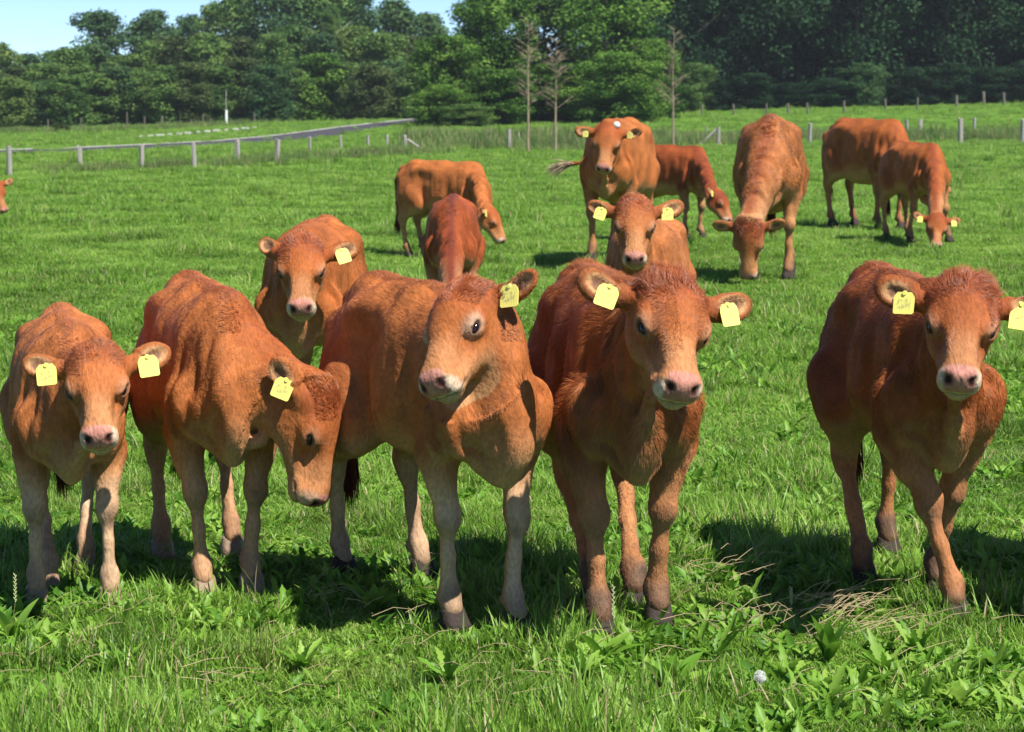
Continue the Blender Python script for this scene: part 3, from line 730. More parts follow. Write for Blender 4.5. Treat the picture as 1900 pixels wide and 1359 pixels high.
def leaf_mesh_data(L_, w, rows, jag, curl, fold=.25):
    """one broad leaf along +x, as verts and quads"""
    V, Q = [], []
    for j in range(rows+1):
        u = j/rows; ww = w*(sin(pi*min(1, u**.75*1.0))**.8+.10*(u < .2))*(1-(jag if j % 2 else 0)); ww = max(ww, .002) if j < rows else .0008
        x = L_*u*(1-.2*curl*u); z = L_*(.35*u-.75*curl*u*u)
        V += [(x, -ww/2, z+ww*fold), (x, 0, z), (x, ww/2, z+ww*fold)]
    for j in range(rows):
        a = j*3; Q += [(a, a+1, a+4, a+3), (a+1, a+2, a+5, a+4)]
    return np.array(V), np.array(Q)
def leaf_tuft(name, n, Lr, wr, rows, jag, mat, rad=.03, tilt=(10, 50)):
    VV, QQ, CC, c = [], [], [], 0
    for k in range(n):
        V, Q = leaf_mesh_data(random.uniform(*Lr), random.uniform(*wr), rows, jag, random.uniform(.2, .7))
        M_ = Matrix.Rotation(random.random()*2*pi, 3, 'Z') @ Matrix.Rotation(-R(random.uniform(*tilt)), 3, 'Y') @ Matrix.Rotation(random.uniform(-.4, .4), 3, 'X')
        V = V@np.array(M_).T+np.array([random.uniform(-rad, rad), random.uniform(-rad, rad), .005]); VV.append(V); QQ.append(Q+c); c += len(V)
        t = min(1, max(0, random.gauss(.5, .22))); CC += [(t, 1.0 if random.random() < .03 else 0, 0)]*len(V)
    me = mesh_np(name, np.concatenate(VV), np.concatenate(QQ), mat, True); pcolor(me, 'tint', CC); return me
def scatter(name, P, rz, sc, idx, meshes, tilt=None):
    c = bpy.data.collections.new(name+'_pieces')
    for i, me in enumerate(meshes): c.objects.link(bpy.data.objects.new('%s_piece_%02d' % (name, i), me))
    me = bpy.data.meshes.new(name); P = np.asarray(P, np.float32); me.vertices.add(len(P)); me.vertices.foreach_set('co', P.ravel())
    rot = np.zeros((len(P), 3), np.float32); rot[:, 2] = rz
    if tilt is not None: rot[:, :2] = tilt
    me.attributes.new('rot', 'FLOAT_VECTOR', 'POINT').data.foreach_set('vector', rot.ravel())
    S = np.asarray(sc, np.float32); S = np.repeat(S[:, None], 3, 1) if S.ndim == 1 else S
    me.attributes.new('scl', 'FLOAT_VECTOR', 'POINT').data.foreach_set('vector', S.ravel().copy())
    me.attributes.new('idx', 'INT', 'POINT').data.foreach_set('value', np.asarray(idx, np.int32))
    o = tag(obj(name, me), kind='stuff')
    ng = bpy.data.node_groups.new(name+'_scatter', 'GeometryNodeTree')
    ng.interface.new_socket('Geometry', in_out='INPUT', socket_type='NodeSocketGeometry'); ng.interface.new_socket('Geometry', in_out='OUTPUT', socket_type='NodeSocketGeometry')
    gi = ng.nodes.new('NodeGroupInput'); go = ng.nodes.new('NodeGroupOutput'); ip = ng.nodes.new('GeometryNodeInstanceOnPoints'); ci = ng.nodes.new('GeometryNodeCollectionInfo')
    ci.inputs['Collection'].default_value = c; ci.inputs['Separate Children'].default_value = True; ci.inputs['Reset Children'].default_value = True
    def na(n, t):
        a = ng.nodes.new('GeometryNodeInputNamedAttribute'); a.data_type = t; a.inputs['Name'].default_value = n; return [s for s in a.outputs if s.enabled][0]
    l = ng.links.new; l(gi.outputs[0], ip.inputs['Points']); l(ci.outputs[0], ip.inputs['Instance']); ip.inputs['Pick Instance'].default_value = True
    l(na('idx', 'INT'), ip.inputs['Instance Index']); l(na('rot', 'FLOAT_VECTOR'), ip.inputs['Rotation']); l(na('scl', 'FLOAT_VECTOR'), ip.inputs['Scale']); l(ip.outputs[0], go.inputs[0])
    md = o.modifiers.new('scatter', 'NODES'); md.node_group = ng
    return o
def wedge(n, d0, d1, marg=.06):
    y = np.sqrt(rng.uniform(d0*d0, d1*d1, n)); x = y*rng.uniform(-950/FPX-marg, 950/FPX+marg, n)
    return x, y
short = [tuft('tuft', 32, .06, .018, .055, .0042, M_grass, .035, 1.0) for _ in range(10)]
longt = [tuft('tuft', 26, .05, .05, .12, .0050, M_grass, .07, .95, 4) for _ in range(6)]
weeds = [leaf_tuft('tuft', 9, (.05, .10), (.014, .028), 6, .35, M_weed, .04) for _ in range(5)]
clov = [leaf_tuft('tuft', 14, (.02, .035), (.015, .024), 3, 0, M_weed, .05, (0, 30)) for _ in range(3)]
seedh = [tuft('tuft', 3, .03, .18, .30, .0026, M_grass, .5, .5, 4) for _ in range(2)]
PX, PY, SC, IX = [], [], [], []
def add_g(x, y, sc, ix): PX.append(x); PY.append(y); SC.append(sc); IX.append(ix)
for d0, d1, rho, s0, mg in ((3.6, 6.3, 1050, 1.0, .22), (6.3, 9, 900, 1.0, .17), (9, 16, 420, 1.1, .12), (16, 30, 150, 1.45, .08), (30, 60, 42, 2.0, .06), (60, 118, 11, 2.9, .05), (118, 190, 4.5, 3.4, .04)):
    n = int(rho*(d1*d1-d0*d0)*(950/FPX+mg)); x, y = wedge(n, d0, d1, mg)
    p = np.stack([x, y, 0*x], 1); nz = vnoise(p, 1.7, 41)*.5+vnoise(p, 5.1, 42)*.5; nl = vnoise(p, .35, 43)
    hgt = .55+1.0*sstep((nz-.35)/.4)*(.6+.8*nl)
    hgt *= np.where(y < 6.45, 1.05, .9)
    sc = np.stack([np.full(n, s0), np.full(n, s0), s0*hgt*rng.uniform(.8, 1.2, n)], 1)
    sc[:, 2] *= .72 if d0 >= 16 else .82 if d0 >= 6 else .92
    kk = rng.integers(0, 10, n); lg = (rng.random(n) < np.where(nz > .55, .22, .03)*np.where(y < 20, 1, .3)); kk = np.where(lg, 10+rng.integers(0, 6, n), kk)
    if d0 < 16:
        nw = vnoise(p, 1.3, 45)*.5+vnoise(p, 4.0, 46)*.5; we = (rng.random(n) < np.where(nw > .52, .16, .012)*(1.0 if d0 < 9 else .5)+.20*((y < 6.45) & (x/y > .01) & (nw > .40))); kk = np.where(we, 16+rng.integers(0, 5, n), kk)
        cl = rng.random(n) < np.where(nw < .42, .10, .02); kk = np.where(cl, 21+rng.integers(0, 3, n), kk); sc[we | cl] = sc[we | cl][:, :1]
        sh = rng.random(n) < .004; kk = np.where(sh, 24+rng.integers(0, 2, n), kk)
    add_g(x, y, sc, kk)
gx, gy = np.concatenate(PX), np.concatenate(PY); SC = np.concatenate(SC); IX = np.concatenate(IX); ok = off_road(gx, gy); gx, gy, SC, IX = gx[ok], gy[ok], SC[ok], IX[ok]
scatter('grass', np.stack([gx, gy, terr(gx, gy)-.004], 1), rng.random(len(gx))*6.28, SC, IX, short+longt+weeds+clov+seedh, rng.normal(0, .10, (len(gx), 2)))
# a few dark tussocks out in the field and the tall growth under the fences
n = 420; y = np.sqrt(rng.uniform(12**2, 90**2, n)); x = y*rng.uniform(-.3, .3, n); k = vnoise(np.stack([x, y, 0*x], 1), .12, 50) > .5; x, y = x[k], y[k]
tus = [tuft('tuft', 90, .16, .05, .17, .007, M_grass, .02, .9, 3) for _ in range(3)]
scatter('grass_tussocks', np.stack([x, y, terr(x, y)], 1), rng.random(len(x))*6.28, rng.uniform(.7, 1.5, len(x)), rng.integers(0, 3, len(x)), tus)
herb = [tuft('tuft', 60, .35, .25, .75, .016, M_tall, .22, .5, 3) for _ in range(5)]+[leaf_tuft('tuft', 60, (.10, .2), (.05, .09), 3, 0, M_tall, .32, (-20, 70)) for _ in range(3)]
def strip(pts, n, jy, s0, s1):
    """growth along a line of ground pixels"""
    W_ = [G(*p) for p in pts]; X, Y, S = [], [], []
    for _ in range(n):
        k = random.randrange(len(W_)-1); t = random.random(); p = W_[k]*(1-t)+W_[k+1]*t
        X.append(p[0]+random.gauss(0, .5)); Y.append(p[1]+random.gauss(0, jy)); S.append(random.uniform(s0, s1))
    return X, Y, S
XS, YS, SS = [], [], []
for a in (([(120, 321), (280, 313), (420, 308)], 260, 1.0, .22, .5), ([(420, 308), (520, 300), (640, 292), (780, 285)], 460, 1.5, .28, .6),
          ([(760, 282), (870, 275), (1000, 276), (1075, 277)], 420, 2.0, .4, .95), ([(1225, 272), (1300, 268), (1350, 268)], 200, 2.5, .5, 1.0),
          ([(1510, 262), (1600, 262), (1700, 258), (1900, 258), (1990, 258)], 800, 3.2, .45, 1.0), ([(1240, 262), (1400, 258), (1550, 256)], 300, 3, .4, .9),
          ([(770, 262), (900, 262), (1060, 262), (1250, 258)], 420, 3, .6, 1.3), ([(-40, 247), (100, 245), (260, 240), (420, 233), (600, 222), (780, 214)], 900, 3.0, .3, .8)):
    x, y, s_ = strip(*a); XS += x; YS += y; SS += s_
XS, YS, SS = np.array(XS), np.array(YS), np.array(SS); ok = off_road(XS, YS); XS, YS, SS = XS[ok], YS[ok], SS[ok]
scatter('tall_grass', np.stack([XS, YS, terr(XS, YS)-.02], 1), rng.random(len(XS))*6.28, np.array(SS), rng.integers(0, 8, len(XS)), herb)

# ------------------------------------------------------------------ trees
def mat_crown(name, lo, mid, hi, trans=.25, sc=.6):
    return mat_leafy(name, lo, mid, hi, None, trans, .75, sc, spec=.12)
M_bark = flat('bark', (.10, .085, .065), .9, .2, .8, 12, .35); M_bark_dead = flat('bare_twigs', (.26, .20, .14), .9, .2, .3, 12, .3); M_birch = flat('birch_bark', (.55, .52, .47), .8, .2, .3, 8, .3)
CR = {'mid': mat_crown('foliage_mid', (.046, .100, .024), (.095, .185, .042), (.17, .26, .065)),
      'blue': mat_crown('foliage_blue', (.030, .074, .028), (.060, .130, .044), (.11, .19, .062)),
      'pale': mat_crown('foliage_pale', (.055, .105, .024), (.11, .185, .042), (.18, .26, .07)),
      'brown': mat_crown('foliage_brown', (.034, .062, .018), (.068, .108, .032), (.12, .155, .050)),
      'bright': mat_crown('foliage_bright', (.026, .075, .012), (.075, .170, .022), (.16, .28, .045)),
      'dark': mat_crown('foliage_dark', (.006, .022, .010), (.012, .040, .016), (.030, .075, .026), .15)}
def crown_mesh(name, nclump, nleaf, leaf, seed, asp=1.9, low=.0, rmin=.09, rmax=.17):
    """crown of unit width and unit height (built at its true aspect so that the clumps stay round); leaf sized quads on many uneven clumps"""
    r_ = np.random.default_rng(seed); cl = []; nlobe = 5; lob = [(r_.uniform(-.16, .16), r_.uniform(-.16, .16), r_.uniform(.45, .8), r_.uniform(.2, .3)) for _ in range(nlobe)]
    for k in range(nclump):
        z = low+(1-low)*r_.random()**.8; prof = np.sqrt(max(0.05, 1-abs((z-.45)/.58)**3.4)) if z > .45 else .86+.14*(z-low)/(.45-low+1e-6)
        a = r_.random()*2*pi; rr = .42*prof*np.sqrt(r_.uniform(.02, 1.0))*(.82+.18*sin(3*a+seed)+.1*sin(5*a+z*7)); rad = r_.uniform(rmin, rmax)*(1.15-.30*z)
        cl.append((rr*cos(a), rr*sin(a), min(z, 1-rad*.5/asp)*asp, rad))
    cl = np.array(cl); w = cl[:, 3]**2; ci = r_.choice(nclump, nleaf, p=w/w.sum()); d = r_.normal(size=(nleaf, 3)); d /= np.linalg.norm(d, axis=1)[:, None]
    rad = cl[ci, 3]*(r_.uniform(.55, 1.12, nleaf)+.35*(r_.random(nleaf) < .06)); P = cl[ci, :3]+d*rad[:, None]*np.array([1, 1, .8])
    nn = d*.8+r_.normal(size=(nleaf, 3))*.55+np.array([0, 0, .35]); nn /= np.linalg.norm(nn, axis=1)[:, None]
    t = np.cross(nn, r_.normal(size=(nleaf, 3))); t /= np.linalg.norm(t, axis=1)[:, None]; b = np.cross(nn, t)
    sz = leaf*r_.uniform(.6, 1.3, nleaf)[:, None]
    V = np.stack([P-t*sz, P-b*sz*.6+nn*sz*.12, P+t*sz, P+b*sz*.6+nn*sz*.12], 1).reshape(-1, 3); V[:, 2] /= asp
    F = np.arange(nleaf*4).reshape(-1, 4); me = mesh_np(name, V, F); tn = np.clip(r_.normal(.5, .2, nleaf)+.4*(r_.random(nclump)[ci]-.5), 0, 1)
    pcolor(me, 'tint', np.repeat(np.stack([tn, 0*tn, 0*tn], 1), 4, 0)); return me
def limb_tree(segs, mat, name='trunk'):
    V, F = [], []
    for a, b, r0, r1 in segs:
        a, b = np.array(a, float), np.array(b, float); d = nrm(b-a); u = nrm(np.cross(d, [0.3, .9, .1])); v = np.cross(d, u); i0 = len(V); m = 7 if r0 > .004 else 3
        for c, r in ((a, r0), (b, r1)):
            for k in range(m): V.append(c+(u*cos(2*pi*k/m)+v*sin(2*pi*k/m))*r)
        F += [(i0+k, i0+(k+1) % m, i0+m+(k+1) % m, i0+m+k) for k in range(m)]
    return mesh_np(name, V, np.array(F), mat, True)
def branchy(seed, n=9, top=.9, r=.022):
    rr = random.Random(seed); S = []; p = np.array([0, 0, -.01]); pts = [p]
    for k in range(6): p = p+np.array([rr.uniform(-.012, .012), rr.uniform(-.012, .012), top/6]); pts.append(p)
    for k in range(6): S.append((pts[k], pts[k+1], r*(1-k/6.6), r*(1-(k+1)/6.6)))
    for k in range(n):
        t = rr.uniform(.22, .85); i = int(t*6); b = pts[i]*(1-(t*6-i))+pts[i+1]*(t*6-i); a = rr.random()*6.28; L_ = rr.uniform(.14, .30)
        m = b+np.array([cos(a)*L_*.6, sin(a)*L_*.6, L_*.35]); e = m+np.array([cos(a+rr.uniform(-.5, .5))*L_*.5, sin(a+rr.uniform(-.5, .5))*L_*.5, L_*.35])
        S += [(b, m, r*.42, r*.28), (m, e, r*.28, r*.1)]
    return S
CM = [crown_mesh('crown', 100, 15000, .027, 100+i, 1.9, .0, .115, .20) for i in range(5)]         # broad trees seen from far off
CB = [crown_mesh('crown', 150, 30000, .0175, 200+i, 1.45, .0, .085, .15) for i in range(3)]    # nearer bushy trees
CD = [crown_mesh('crown', 95, 20000, .0155, 300+i, 1.4, .04, .08, .15) for i in range(3)]  # tall dark trees
TM = [limb_tree(branchy(i), M_bark) for i in range(4)]
_cm = {}
def crown_of(me, kind):
    if (me.name, kind) not in _cm:
        c = me.copy(); c.materials.clear(); c.materials.append(CR[kind]); _cm[(me.name, kind)] = c
    return _cm[(me.name, kind)]
def tree(px, top, wpx, d, kind, pool, label, group=None, name='tree', seed=None, cat='tree', sink=.0):
    wpx = wpx*(1.32 if d > 218 else 1.15 if d > 180 else 1.0); x = (px-950)/FPX*d; z = float(terr(x, d)); sc = d/FPX; h = CAM_H+(HOR-top)*sc-z; w = wpx*sc
    rr = random.Random(seed if seed is not None else int(px*7+d)); o = empty(name, (x, d, z), rr.random()*6.28); tag(o, label, cat, group)
    i = rr.randrange(len(pool)); c = obj('crown', crown_of(pool[i], kind), o); c.scale = (w, w*rr.uniform(.85, 1.1), h); c.location.z = -sink*h
    t = obj('trunk', TM[rr.randrange(4)], o); t.scale = (h*.9, h*.9, h*.92)
    return o
LW = 'green woodland tree in the tree line beyond the road'
G1 = 'trees of the wood beyond the road'
# back row: the skyline against the blue sky at the left
for px, top, w, d, kd, lb in ((8, 84, 78, 228, 'pale', 'pale green round tree at the far left end of the skyline'), (60, 104, 80, 236, 'blue', 'low dark tree between the pale left tree and the big domed crown'),
        (108, 98, 70, 240, 'mid', 'low tree at the foot of the big domed crown on the skyline'), (188, 28, 120, 232, 'blue', 'tall dark domed tree, first high crown of the skyline from the left'),
        (290, 26, 104, 236, 'blue', 'dark domed tree right of the first high crown on the skyline'), (356, 34, 66, 250, 'blue', 'small bluish crown in the notch between two high trees'),
        (404, 14, 84, 234, 'mid', 'slim tree rising beside the notch in the skyline'), (452, -6, 104, 230, 'mid', 'tall woodland tree with pointed top at the end of the sky gap'),
        (520, -6, 130, 226, 'blue', 'tall dark tree crossing the upper edge beside the sky gap'), (600, -30, 120, 228, 'mid', 'tall tree cut by the upper edge with birch stems in front'),
        (668, -6, 110, 232, 'blue', 'dark round crown near the second sky gap'), (738, 6, 96, 236, 'blue', 'thin topped tree left of the small sky gap'), (800, 30, 90, 238, 'blue', 'distant tree seen through the small sky gap')):
    tree(px, top, w, d, kd, CM, lb, G1)
rr_ = random.Random(5)
ORD = 'first second third fourth fifth sixth seventh eighth ninth tenth eleventh twelfth thirteenth fourteenth fifteenth sixteenth seventeenth'.split()
for k in range(17):     # middle row
    px = -20+k*52+rr_.uniform(-10, 10); top = [128, 120, 118, 98, 92, 110, 86, 76, 58, 66, 70, 60, 66, 54, 72, 66, 70][k]
    tree(px, top+rr_.uniform(-8, 8), rr_.uniform(84, 112), 205+rr_.uniform(-6, 6), ['mid', 'brown', 'mid', 'mid', 'blue', 'pale', 'mid', 'brown'][k % 8], CM, ORD[k]+' tree from the left in the middle rank of the wood beyond the road', G1)
front = [(22, 140, 92, 'pale', 'pale yellow green willow at the left edge'), (80, 150, 86, 'blue', 'dark green tree just right of the pale willow'), (130, 138, 84, 'mid', 'woodland tree directly behind the small dark bush on the verge'), (178, 132, 92, 'mid', 'first woodland tree right of the small dark bush'),
         (222, 120, 84, 'blue', 'second woodland tree right of the small dark bush'), (268, 128, 84, 'mid', 'third woodland tree right of the small dark bush'), (316, 118, 92, 'mid', 'second woodland tree left of the white pole'), (362, 112, 84, 'brown', 'brownish tree next to the white pole on its left'),
         (408, 120, 78, 'mid', 'woodland tree directly behind the white pole'), (452, 104, 92, 'brown', 'brownish tree next to the white pole on its right'), (500, 118, 84, 'blue', 'second tree right of the white pole'), (545, 110, 70, 'mid', 'narrow tree left of the bright green young tree'), (596, 96, 96, 'bright', 'bright green young tree standing out at the wood edge'),
         (645, 112, 78, 'mid', 'narrow tree right of the bright green young tree'), (690, 116, 96, 'brown', 'reddish brown tinged tree in front of the wood'), (735, 108, 92, 'blue', 'dark tree where the road leaves behind the middle clump'), (785, 110, 96, 'mid', 'woodland tree half hidden by the middle clump')]
for px, top, w, kd, lb in front:
    tree(px, top, w*1.12, 188+rr_.uniform(-3, 3), kd, CM, lb or LW+', front rank', G1, sink=.06)
# birch stems showing in the wood
for px, d, h, lb in ((618, 221, 9.0, 'pale birch stem showing high in the wood, left one'), (626, 224, 9.6, 'pale birch stem showing high in the wood, right one')):
    x = (px-950)/FPX*d; o = empty('birch_tree', (x, d-4, float(terr(x, d)))); tag(o, lb, 'tree', G1)
    t = obj('trunk', limb_tree(branchy(int(px), 14, .98, .008), M_birch), o); t.scale = (h, h, h*1.02)
    c = obj('crown', crown_of(CM[int(px) % 4], 'mid'), o); c.scale = (1.6, 1.6, h*.35); c.location.z = h*.72
# clump of bushy trees in the middle
for px, top, w, d, kd, lb in ((838, 52, 150, 146, 'bright', 'bushy tree at the left end of the middle clump'), (818, 150, 110, 141, 'bright', 'low leafy bush at the left foot of the middle clump'), (905, -40, 200, 150, 'bright', 'tall leafy tree second from the left in the middle clump'),
        (930, 120, 150, 142, 'bright', 'shorter light green bush in front of the middle clump'), (1010, -80, 240, 155, 'mid', 'tall broad tree behind the bare saplings'), (1040, 110, 190, 146, 'bright', 'low bush behind the second bare sapling'),
        (1120, -50, 220, 150, 'bright', 'tall tree of the middle clump above the cow with the white spot'), (1150, 90, 170, 142, 'bright', 'bush above the back of the cow with the white spot'), (1210, 60, 120, 147, 'bright', 'narrow leafy tree at the right end of the middle clump'),
        (868, 190, 110, 139, 'mid', 'lowest bush at the foot of the middle clump')):
    tree(px, top, w*1.12, d, kd, CB, lb, 'bushy trees of the middle clump', sink=.10, name='bushy_tree')
# the tall dark wood at the right
for k, (px, top, w, d, kd) in enumerate(((1262, -120, 240, 176, 'dark'), (1335, -160, 260, 182, 'dark'), (1420, -150, 270, 178, 'dark'), (1500, -180, 270, 184, 'dark'), (1585, -160, 280, 177, 'dark'), (1670, -170, 270, 184, 'dark'),
        (1752, -150, 280, 178, 'dark'), (1840, -110, 250, 183, 'dark'), (1925, -130, 260, 178, 'dark'), (2010, -150, 260, 182, 'dark'))):
    tree(px, top, w, d, kd, CD, 'tall dark tree, %s from the left in the front rank of the right wood' % ORD[k], 'tall dark trees of the right wood', sink=.05, name='dark_tree')
for k in range(9):
    px = 1250+k*88; tree(px, -150-10*(k % 3), 300, 203+3*(k % 2), 'dark', CD, 'dark tree, %s from the left in the rear rank of the right wood' % ORD[k], 'tall dark trees of the right wood', sink=.1, name='dark_tree')
for k, (px, top, w, kd) in enumerate(((1290, 110, 90, 'mid'), (1325, 140, 80, 'dark'), (1395, 130, 110, 'dark'), (1460, 150, 100, 'dark'), (1530, 140, 110, 'dark'), (1600, 110, 110, 'blue'), (1690, 120, 120, 'dark'), (1760, 110, 120, 'dark'), (1830, 120, 120, 'dark'), (1890, 110, 120, 'dark'))):
    tree(px, top, w, 172, kd, CB, 'undergrowth bush, %s from the left below the tall trees of the right wood' % ORD[k] if k else 'light green shrub at the wood edge beside the lone bare sapling', 'undergrowth of the right wood', sink=.1, name='bush', cat='bush')
b_ = tree(118, 228, 46, 150, 'brown', CB, 'small dark brownish bush on the far verge at the left', name='bush', cat='bush', sink=.15)
# bare saplings
def sapling(px, by, top, seed, label):
    g = G(px, by); d = g[1]; h = CAM_H+(HOR-top)*d/FPX-g[2]; rr = random.Random(seed); S = []; p = np.array([0, 0, -.05]); pts = [p]
    for k in range(9): p = p+np.array([rr.uniform(-.018, .018), rr.uniform(-.018, .018), (h+.05)/9]); pts.append(p)
    for k in range(9): S.append((pts[k], pts[k+1], .055*(1-k/9.5), .055*(1-(k+1)/9.5)))
    o = empty('bare_sapling', Vector(g)); tag(o, label, 'tree', 'bare saplings along the fence'); obj('trunk', limb_tree(S, M_bark_dead), o)
    S2 = []
    for k in range(54):
        t = rr.uniform(.34, .97); i = int(t*9); b = pts[i]*(1-(t*9-i))+pts[i+1]*(t*9-i); a = rr.random()*6.28; L_ = rr.uniform(.35, 1.05)*(1.15-t*.75)
        m = b+np.array([cos(a)*L_*.6, sin(a)*L_*.6, L_*.45]); S2.append((b, m, .011, .007))
        for q in range(5):
            u = rr.uniform(.3, 1); c = b*(1-u)+m*u; a2 = a+rr.uniform(-1, 1); l2 = L_*rr.uniform(.25, .6); S2.append((c, c+np.array([cos(a2)*l2, sin(a2)*l2, l2*rr.uniform(.1, .7)]), .0055, .003))
    obj('twigs', limb_tree(S2, M_bark_dead, 'twigs'), o)['kind'] = 'stuff'
    cr = crown_of(CB[seed % 3], 'brown')
sapling(980, 283, 30, 1, 'bare thin sapling in front of the middle clump, left of the pair')
sapling(1030, 285, 70, 2, 'bare thin sapling in front of the middle clump, right of the pair')
sapling(1249, 274, 48, 3, 'bare thin sapling standing alone beside the dark wood')

# ------------------------------------------------------------------ fences and the white pole
M_post = flat('weathered_post', (.30, .275, .25), .9, .2, .8, 22, .35); M_postd = flat('dark_post', (.14, .12, .105), .9, .2, .6, 22, .3)
def post_mesh(w, h, seed, mat):
    bm = bmesh.new(); bmesh.ops.create_cone(bm, cap_ends=True, segments=9, radius1=w/2, radius2=w/2*.93, depth=h+.3, matrix=Matrix.Translation((0, 0, (h-.3)/2)))
    rr = random.Random(seed)
    for v in bm.verts:
        v.co.x += rr.uniform(-.1, .1)*w; v.co.y += rr.uniform(-.1, .1)*w
        if v.co.z > 0: v.co.z += rr.uniform(-.04, .03)
    me = bpy.data.meshes.new('post'); bm.to_mesh(me); bm.free(); me.materials.append(mat); return me
def fence(name, label, posts, mat, brace=()):
    g0 = G(*posts[0][:2]); root = empty(name, Vector(g0)); tag(root, label, 'fence')
    for k, (px, by, ty, wp) in enumerate(posts):
        g = G(px, by); s_ = g[1]/FPX; h = (by-ty)*s_; p = obj('post', post_mesh(wp*s_*(.7 if mat is M_postd else 1), h*(.75 if mat is M_postd else 1), k*7+int(px), mat), root); p.location = Vector(g-g0); p.rotation_euler = (random.uniform(-.03, .03), random.uniform(-.05, .05), random.random()*6)
    for (x0, y0, x1, y1, wp, by) in brace:
        d = G(x0, by)[1]; a, b = W(x0, y0, d), W(x1, y1, d); s_ = d/FPX; m = limb_tree([(a-g0, b-g0, wp*s_/2, wp*s_/2)], mat, 'brace'); obj('brace', m, root)
fence('post_fence', 'row of weathered grey posts across the left pasture ending at a braced corner post', [(18, 327, 272, 10), (149, 305, 271, 9), (263, 316, 269, 9), (361, 315, 265, 9), (440, 305, 261, 10), (514, 304, 259, 9), (575, 282, 255, 5), (633, 276, 252, 5), (683, 274, 251, 6), (718, 270, 250, 6), (752, 284, 251, 8)], M_post, ((755, 259, 790, 283, 6, 284),))
fence('post_fence', 'grey posts in the long grass below the middle clump and left of the bare saplings', [(945, 279, 240, 8), (905, 262, 243, 4), (962, 268, 246, 4)], M_post)
fence('post_fence', 'grey fence posts with a slanting brace across the right of the pasture', [(1333, 270, 237, 6), (1310, 250, 234, 4), (1502, 268, 229, 8), (1683, 246, 223, 7), (1707, 246, 222, 8), (1782, 268, 220, 9), (1808, 240, 219, 6), (1897, 266, 222, 9)], M_post, ((1297, 271, 1330, 240, 5, 271),))
fence('post_fence', 'line of dim grey posts along the foot of the dark wood', [(1302, 215, 189, 5), (1361, 214, 188, 5), (1422, 213, 187, 5), (1462, 212, 186, 6), (1498, 212, 184, 5), (1566, 209, 181, 6), (1643, 206, 177, 6), (1702, 204, 174, 6), (1775, 200, 169, 7), (1826, 197, 162, 8), (1863, 195, 165, 7)], M_postd)
fence('post_fence', 'spaced thin posts at the foot of the wood beyond the road', [(89, 243, 215, 4), (150, 243, 212, 4), (236, 240, 198, 4), (268, 238, 211, 4), (301, 236, 210, 5), (315, 236, 222, 4), (335, 234, 221, 4), (354, 233, 219, 4), (377, 233, 206, 5), (391, 232, 217, 4), (472, 228, 205, 4)], M_postd)
g = G(420, 231); s_ = g[1]/FPX; po = empty('marker_pole', Vector(g)); tag(po, 'white painted pole with a thin grey top in front of the wood beyond the road', 'pole')
obj('lower_pole', limb_tree([((0, 0, -.2), (0, 0, 26*s_), 2.6*s_, 2.4*s_)], flat('white_paint', (.8, .8, .8), .5, .4)), po); obj('upper_pole', limb_tree([((0, 0, 26*s_), (0, 0, 62*s_), .9*s_, .8*s_)], M_post), po)
obj('lamp_head', limb_tree([((0, 0, 62*s_), (1.5*s_, -1*s_, 65*s_), 1.6*s_, 1.8*s_)], M_post), po)

# ------------------------------------------------------------------ single plants of the foreground
def plant(name, px, py, nl, Lr, wr, rows, jag, label, cat, group, tilt=(15, 55), seed=0):
    random.seed(seed); g = G(px, py); o = empty(name, Vector(g), random.random()*6); tag(o, label, cat, group)
    for k in range(nl):
        V, Q = leaf_mesh_data(random.uniform(*Lr), random.uniform(*wr), rows, jag, random.uniform(.15, .6), .16)
        me = mesh_np('leaf', V, Q, M_weed, True); t = min(1, max(0, random.gauss(.62, .18))); pcolor(me, 'tint', [(t, 0, 0)]*len(V))
        l = obj('leaf', me, o); l.rotation_euler = (random.uniform(-.4, .4), -R(random.uniform(*tilt)), k*6.283/nl+random.uniform(-.3, .3)); l.location.z = .01
dk = dict(nl=9, Lr=(.08, .15), wr=(.03, .045), rows=8, jag=.06); dn = dict(nl=11, Lr=(.07, .14), wr=(.024, .036), rows=11, jag=.42)
plant('dock_plant', 25, 1195, label='broad leaved dock plant at the left edge below the small calf', cat='plant', group='dock plants', seed=1, **dk)
plant('dock_plant', 1535, 1235, label='dock plant with upright broad leaves beside the straw patch', cat='plant', group='dock plants', seed=2, tilt=(35, 75), **dk)
plant('dock_plant', 1245, 1290, label='dock plant in the foreground left of the dandelion clock', cat='plant', group='dock plants', seed=3, **dk)
plant('dock_plant', 690, 1140, label='dock plant in the shade under the middle calf', cat='plant', group='dock plants', seed=4, **dk)
plant('dock_plant', 1120, 1235, label='dock plant just below the hooves of the shaggy calf', cat='plant', group='dock plants', seed=14, **dk)
for i, (x, y, lb) in enumerate(((380, 1225, 'dandelion leaves in the grass under the second calf'), (560, 1250, 'dandelion leaves below the gap between second and middle calf'), (210, 1265, 'dandelion leaves below the small left calf'), (1080, 1270, 'jagged dandelion leaves in the middle foreground'),
        (1460, 1275, 'dandelion rosette right of the dandelion clock'), (1640, 1260, 'dandelion rosette below the striding calf'), (1330, 1230, 'dandelion leaves up left of the dandelion clock'), (1780, 1320, 'dandelion rosette in the lower right corner'), (830, 1275, 'dandelion leaves in the grass below the middle calf'),
        (1150, 1325, 'dandelion rosette at the bottom of the picture left of the dock plant'), (1540, 1320, 'dandelion rosette low in the picture right of the dandelion clock'), (1700, 1225, 'dandelion leaves just below the front hoof of the striding calf'), (1850, 1250, 'dandelion leaves near the right edge in the foreground'), (980, 1330, 'dandelion leaves at the bottom middle of the picture'), (110, 1330, 'dandelion leaves in the lower left corner'))):
    plant('dandelion_plant', x, y, label=lb, cat='plant', group='dandelion plants', seed=20+i, **dn)
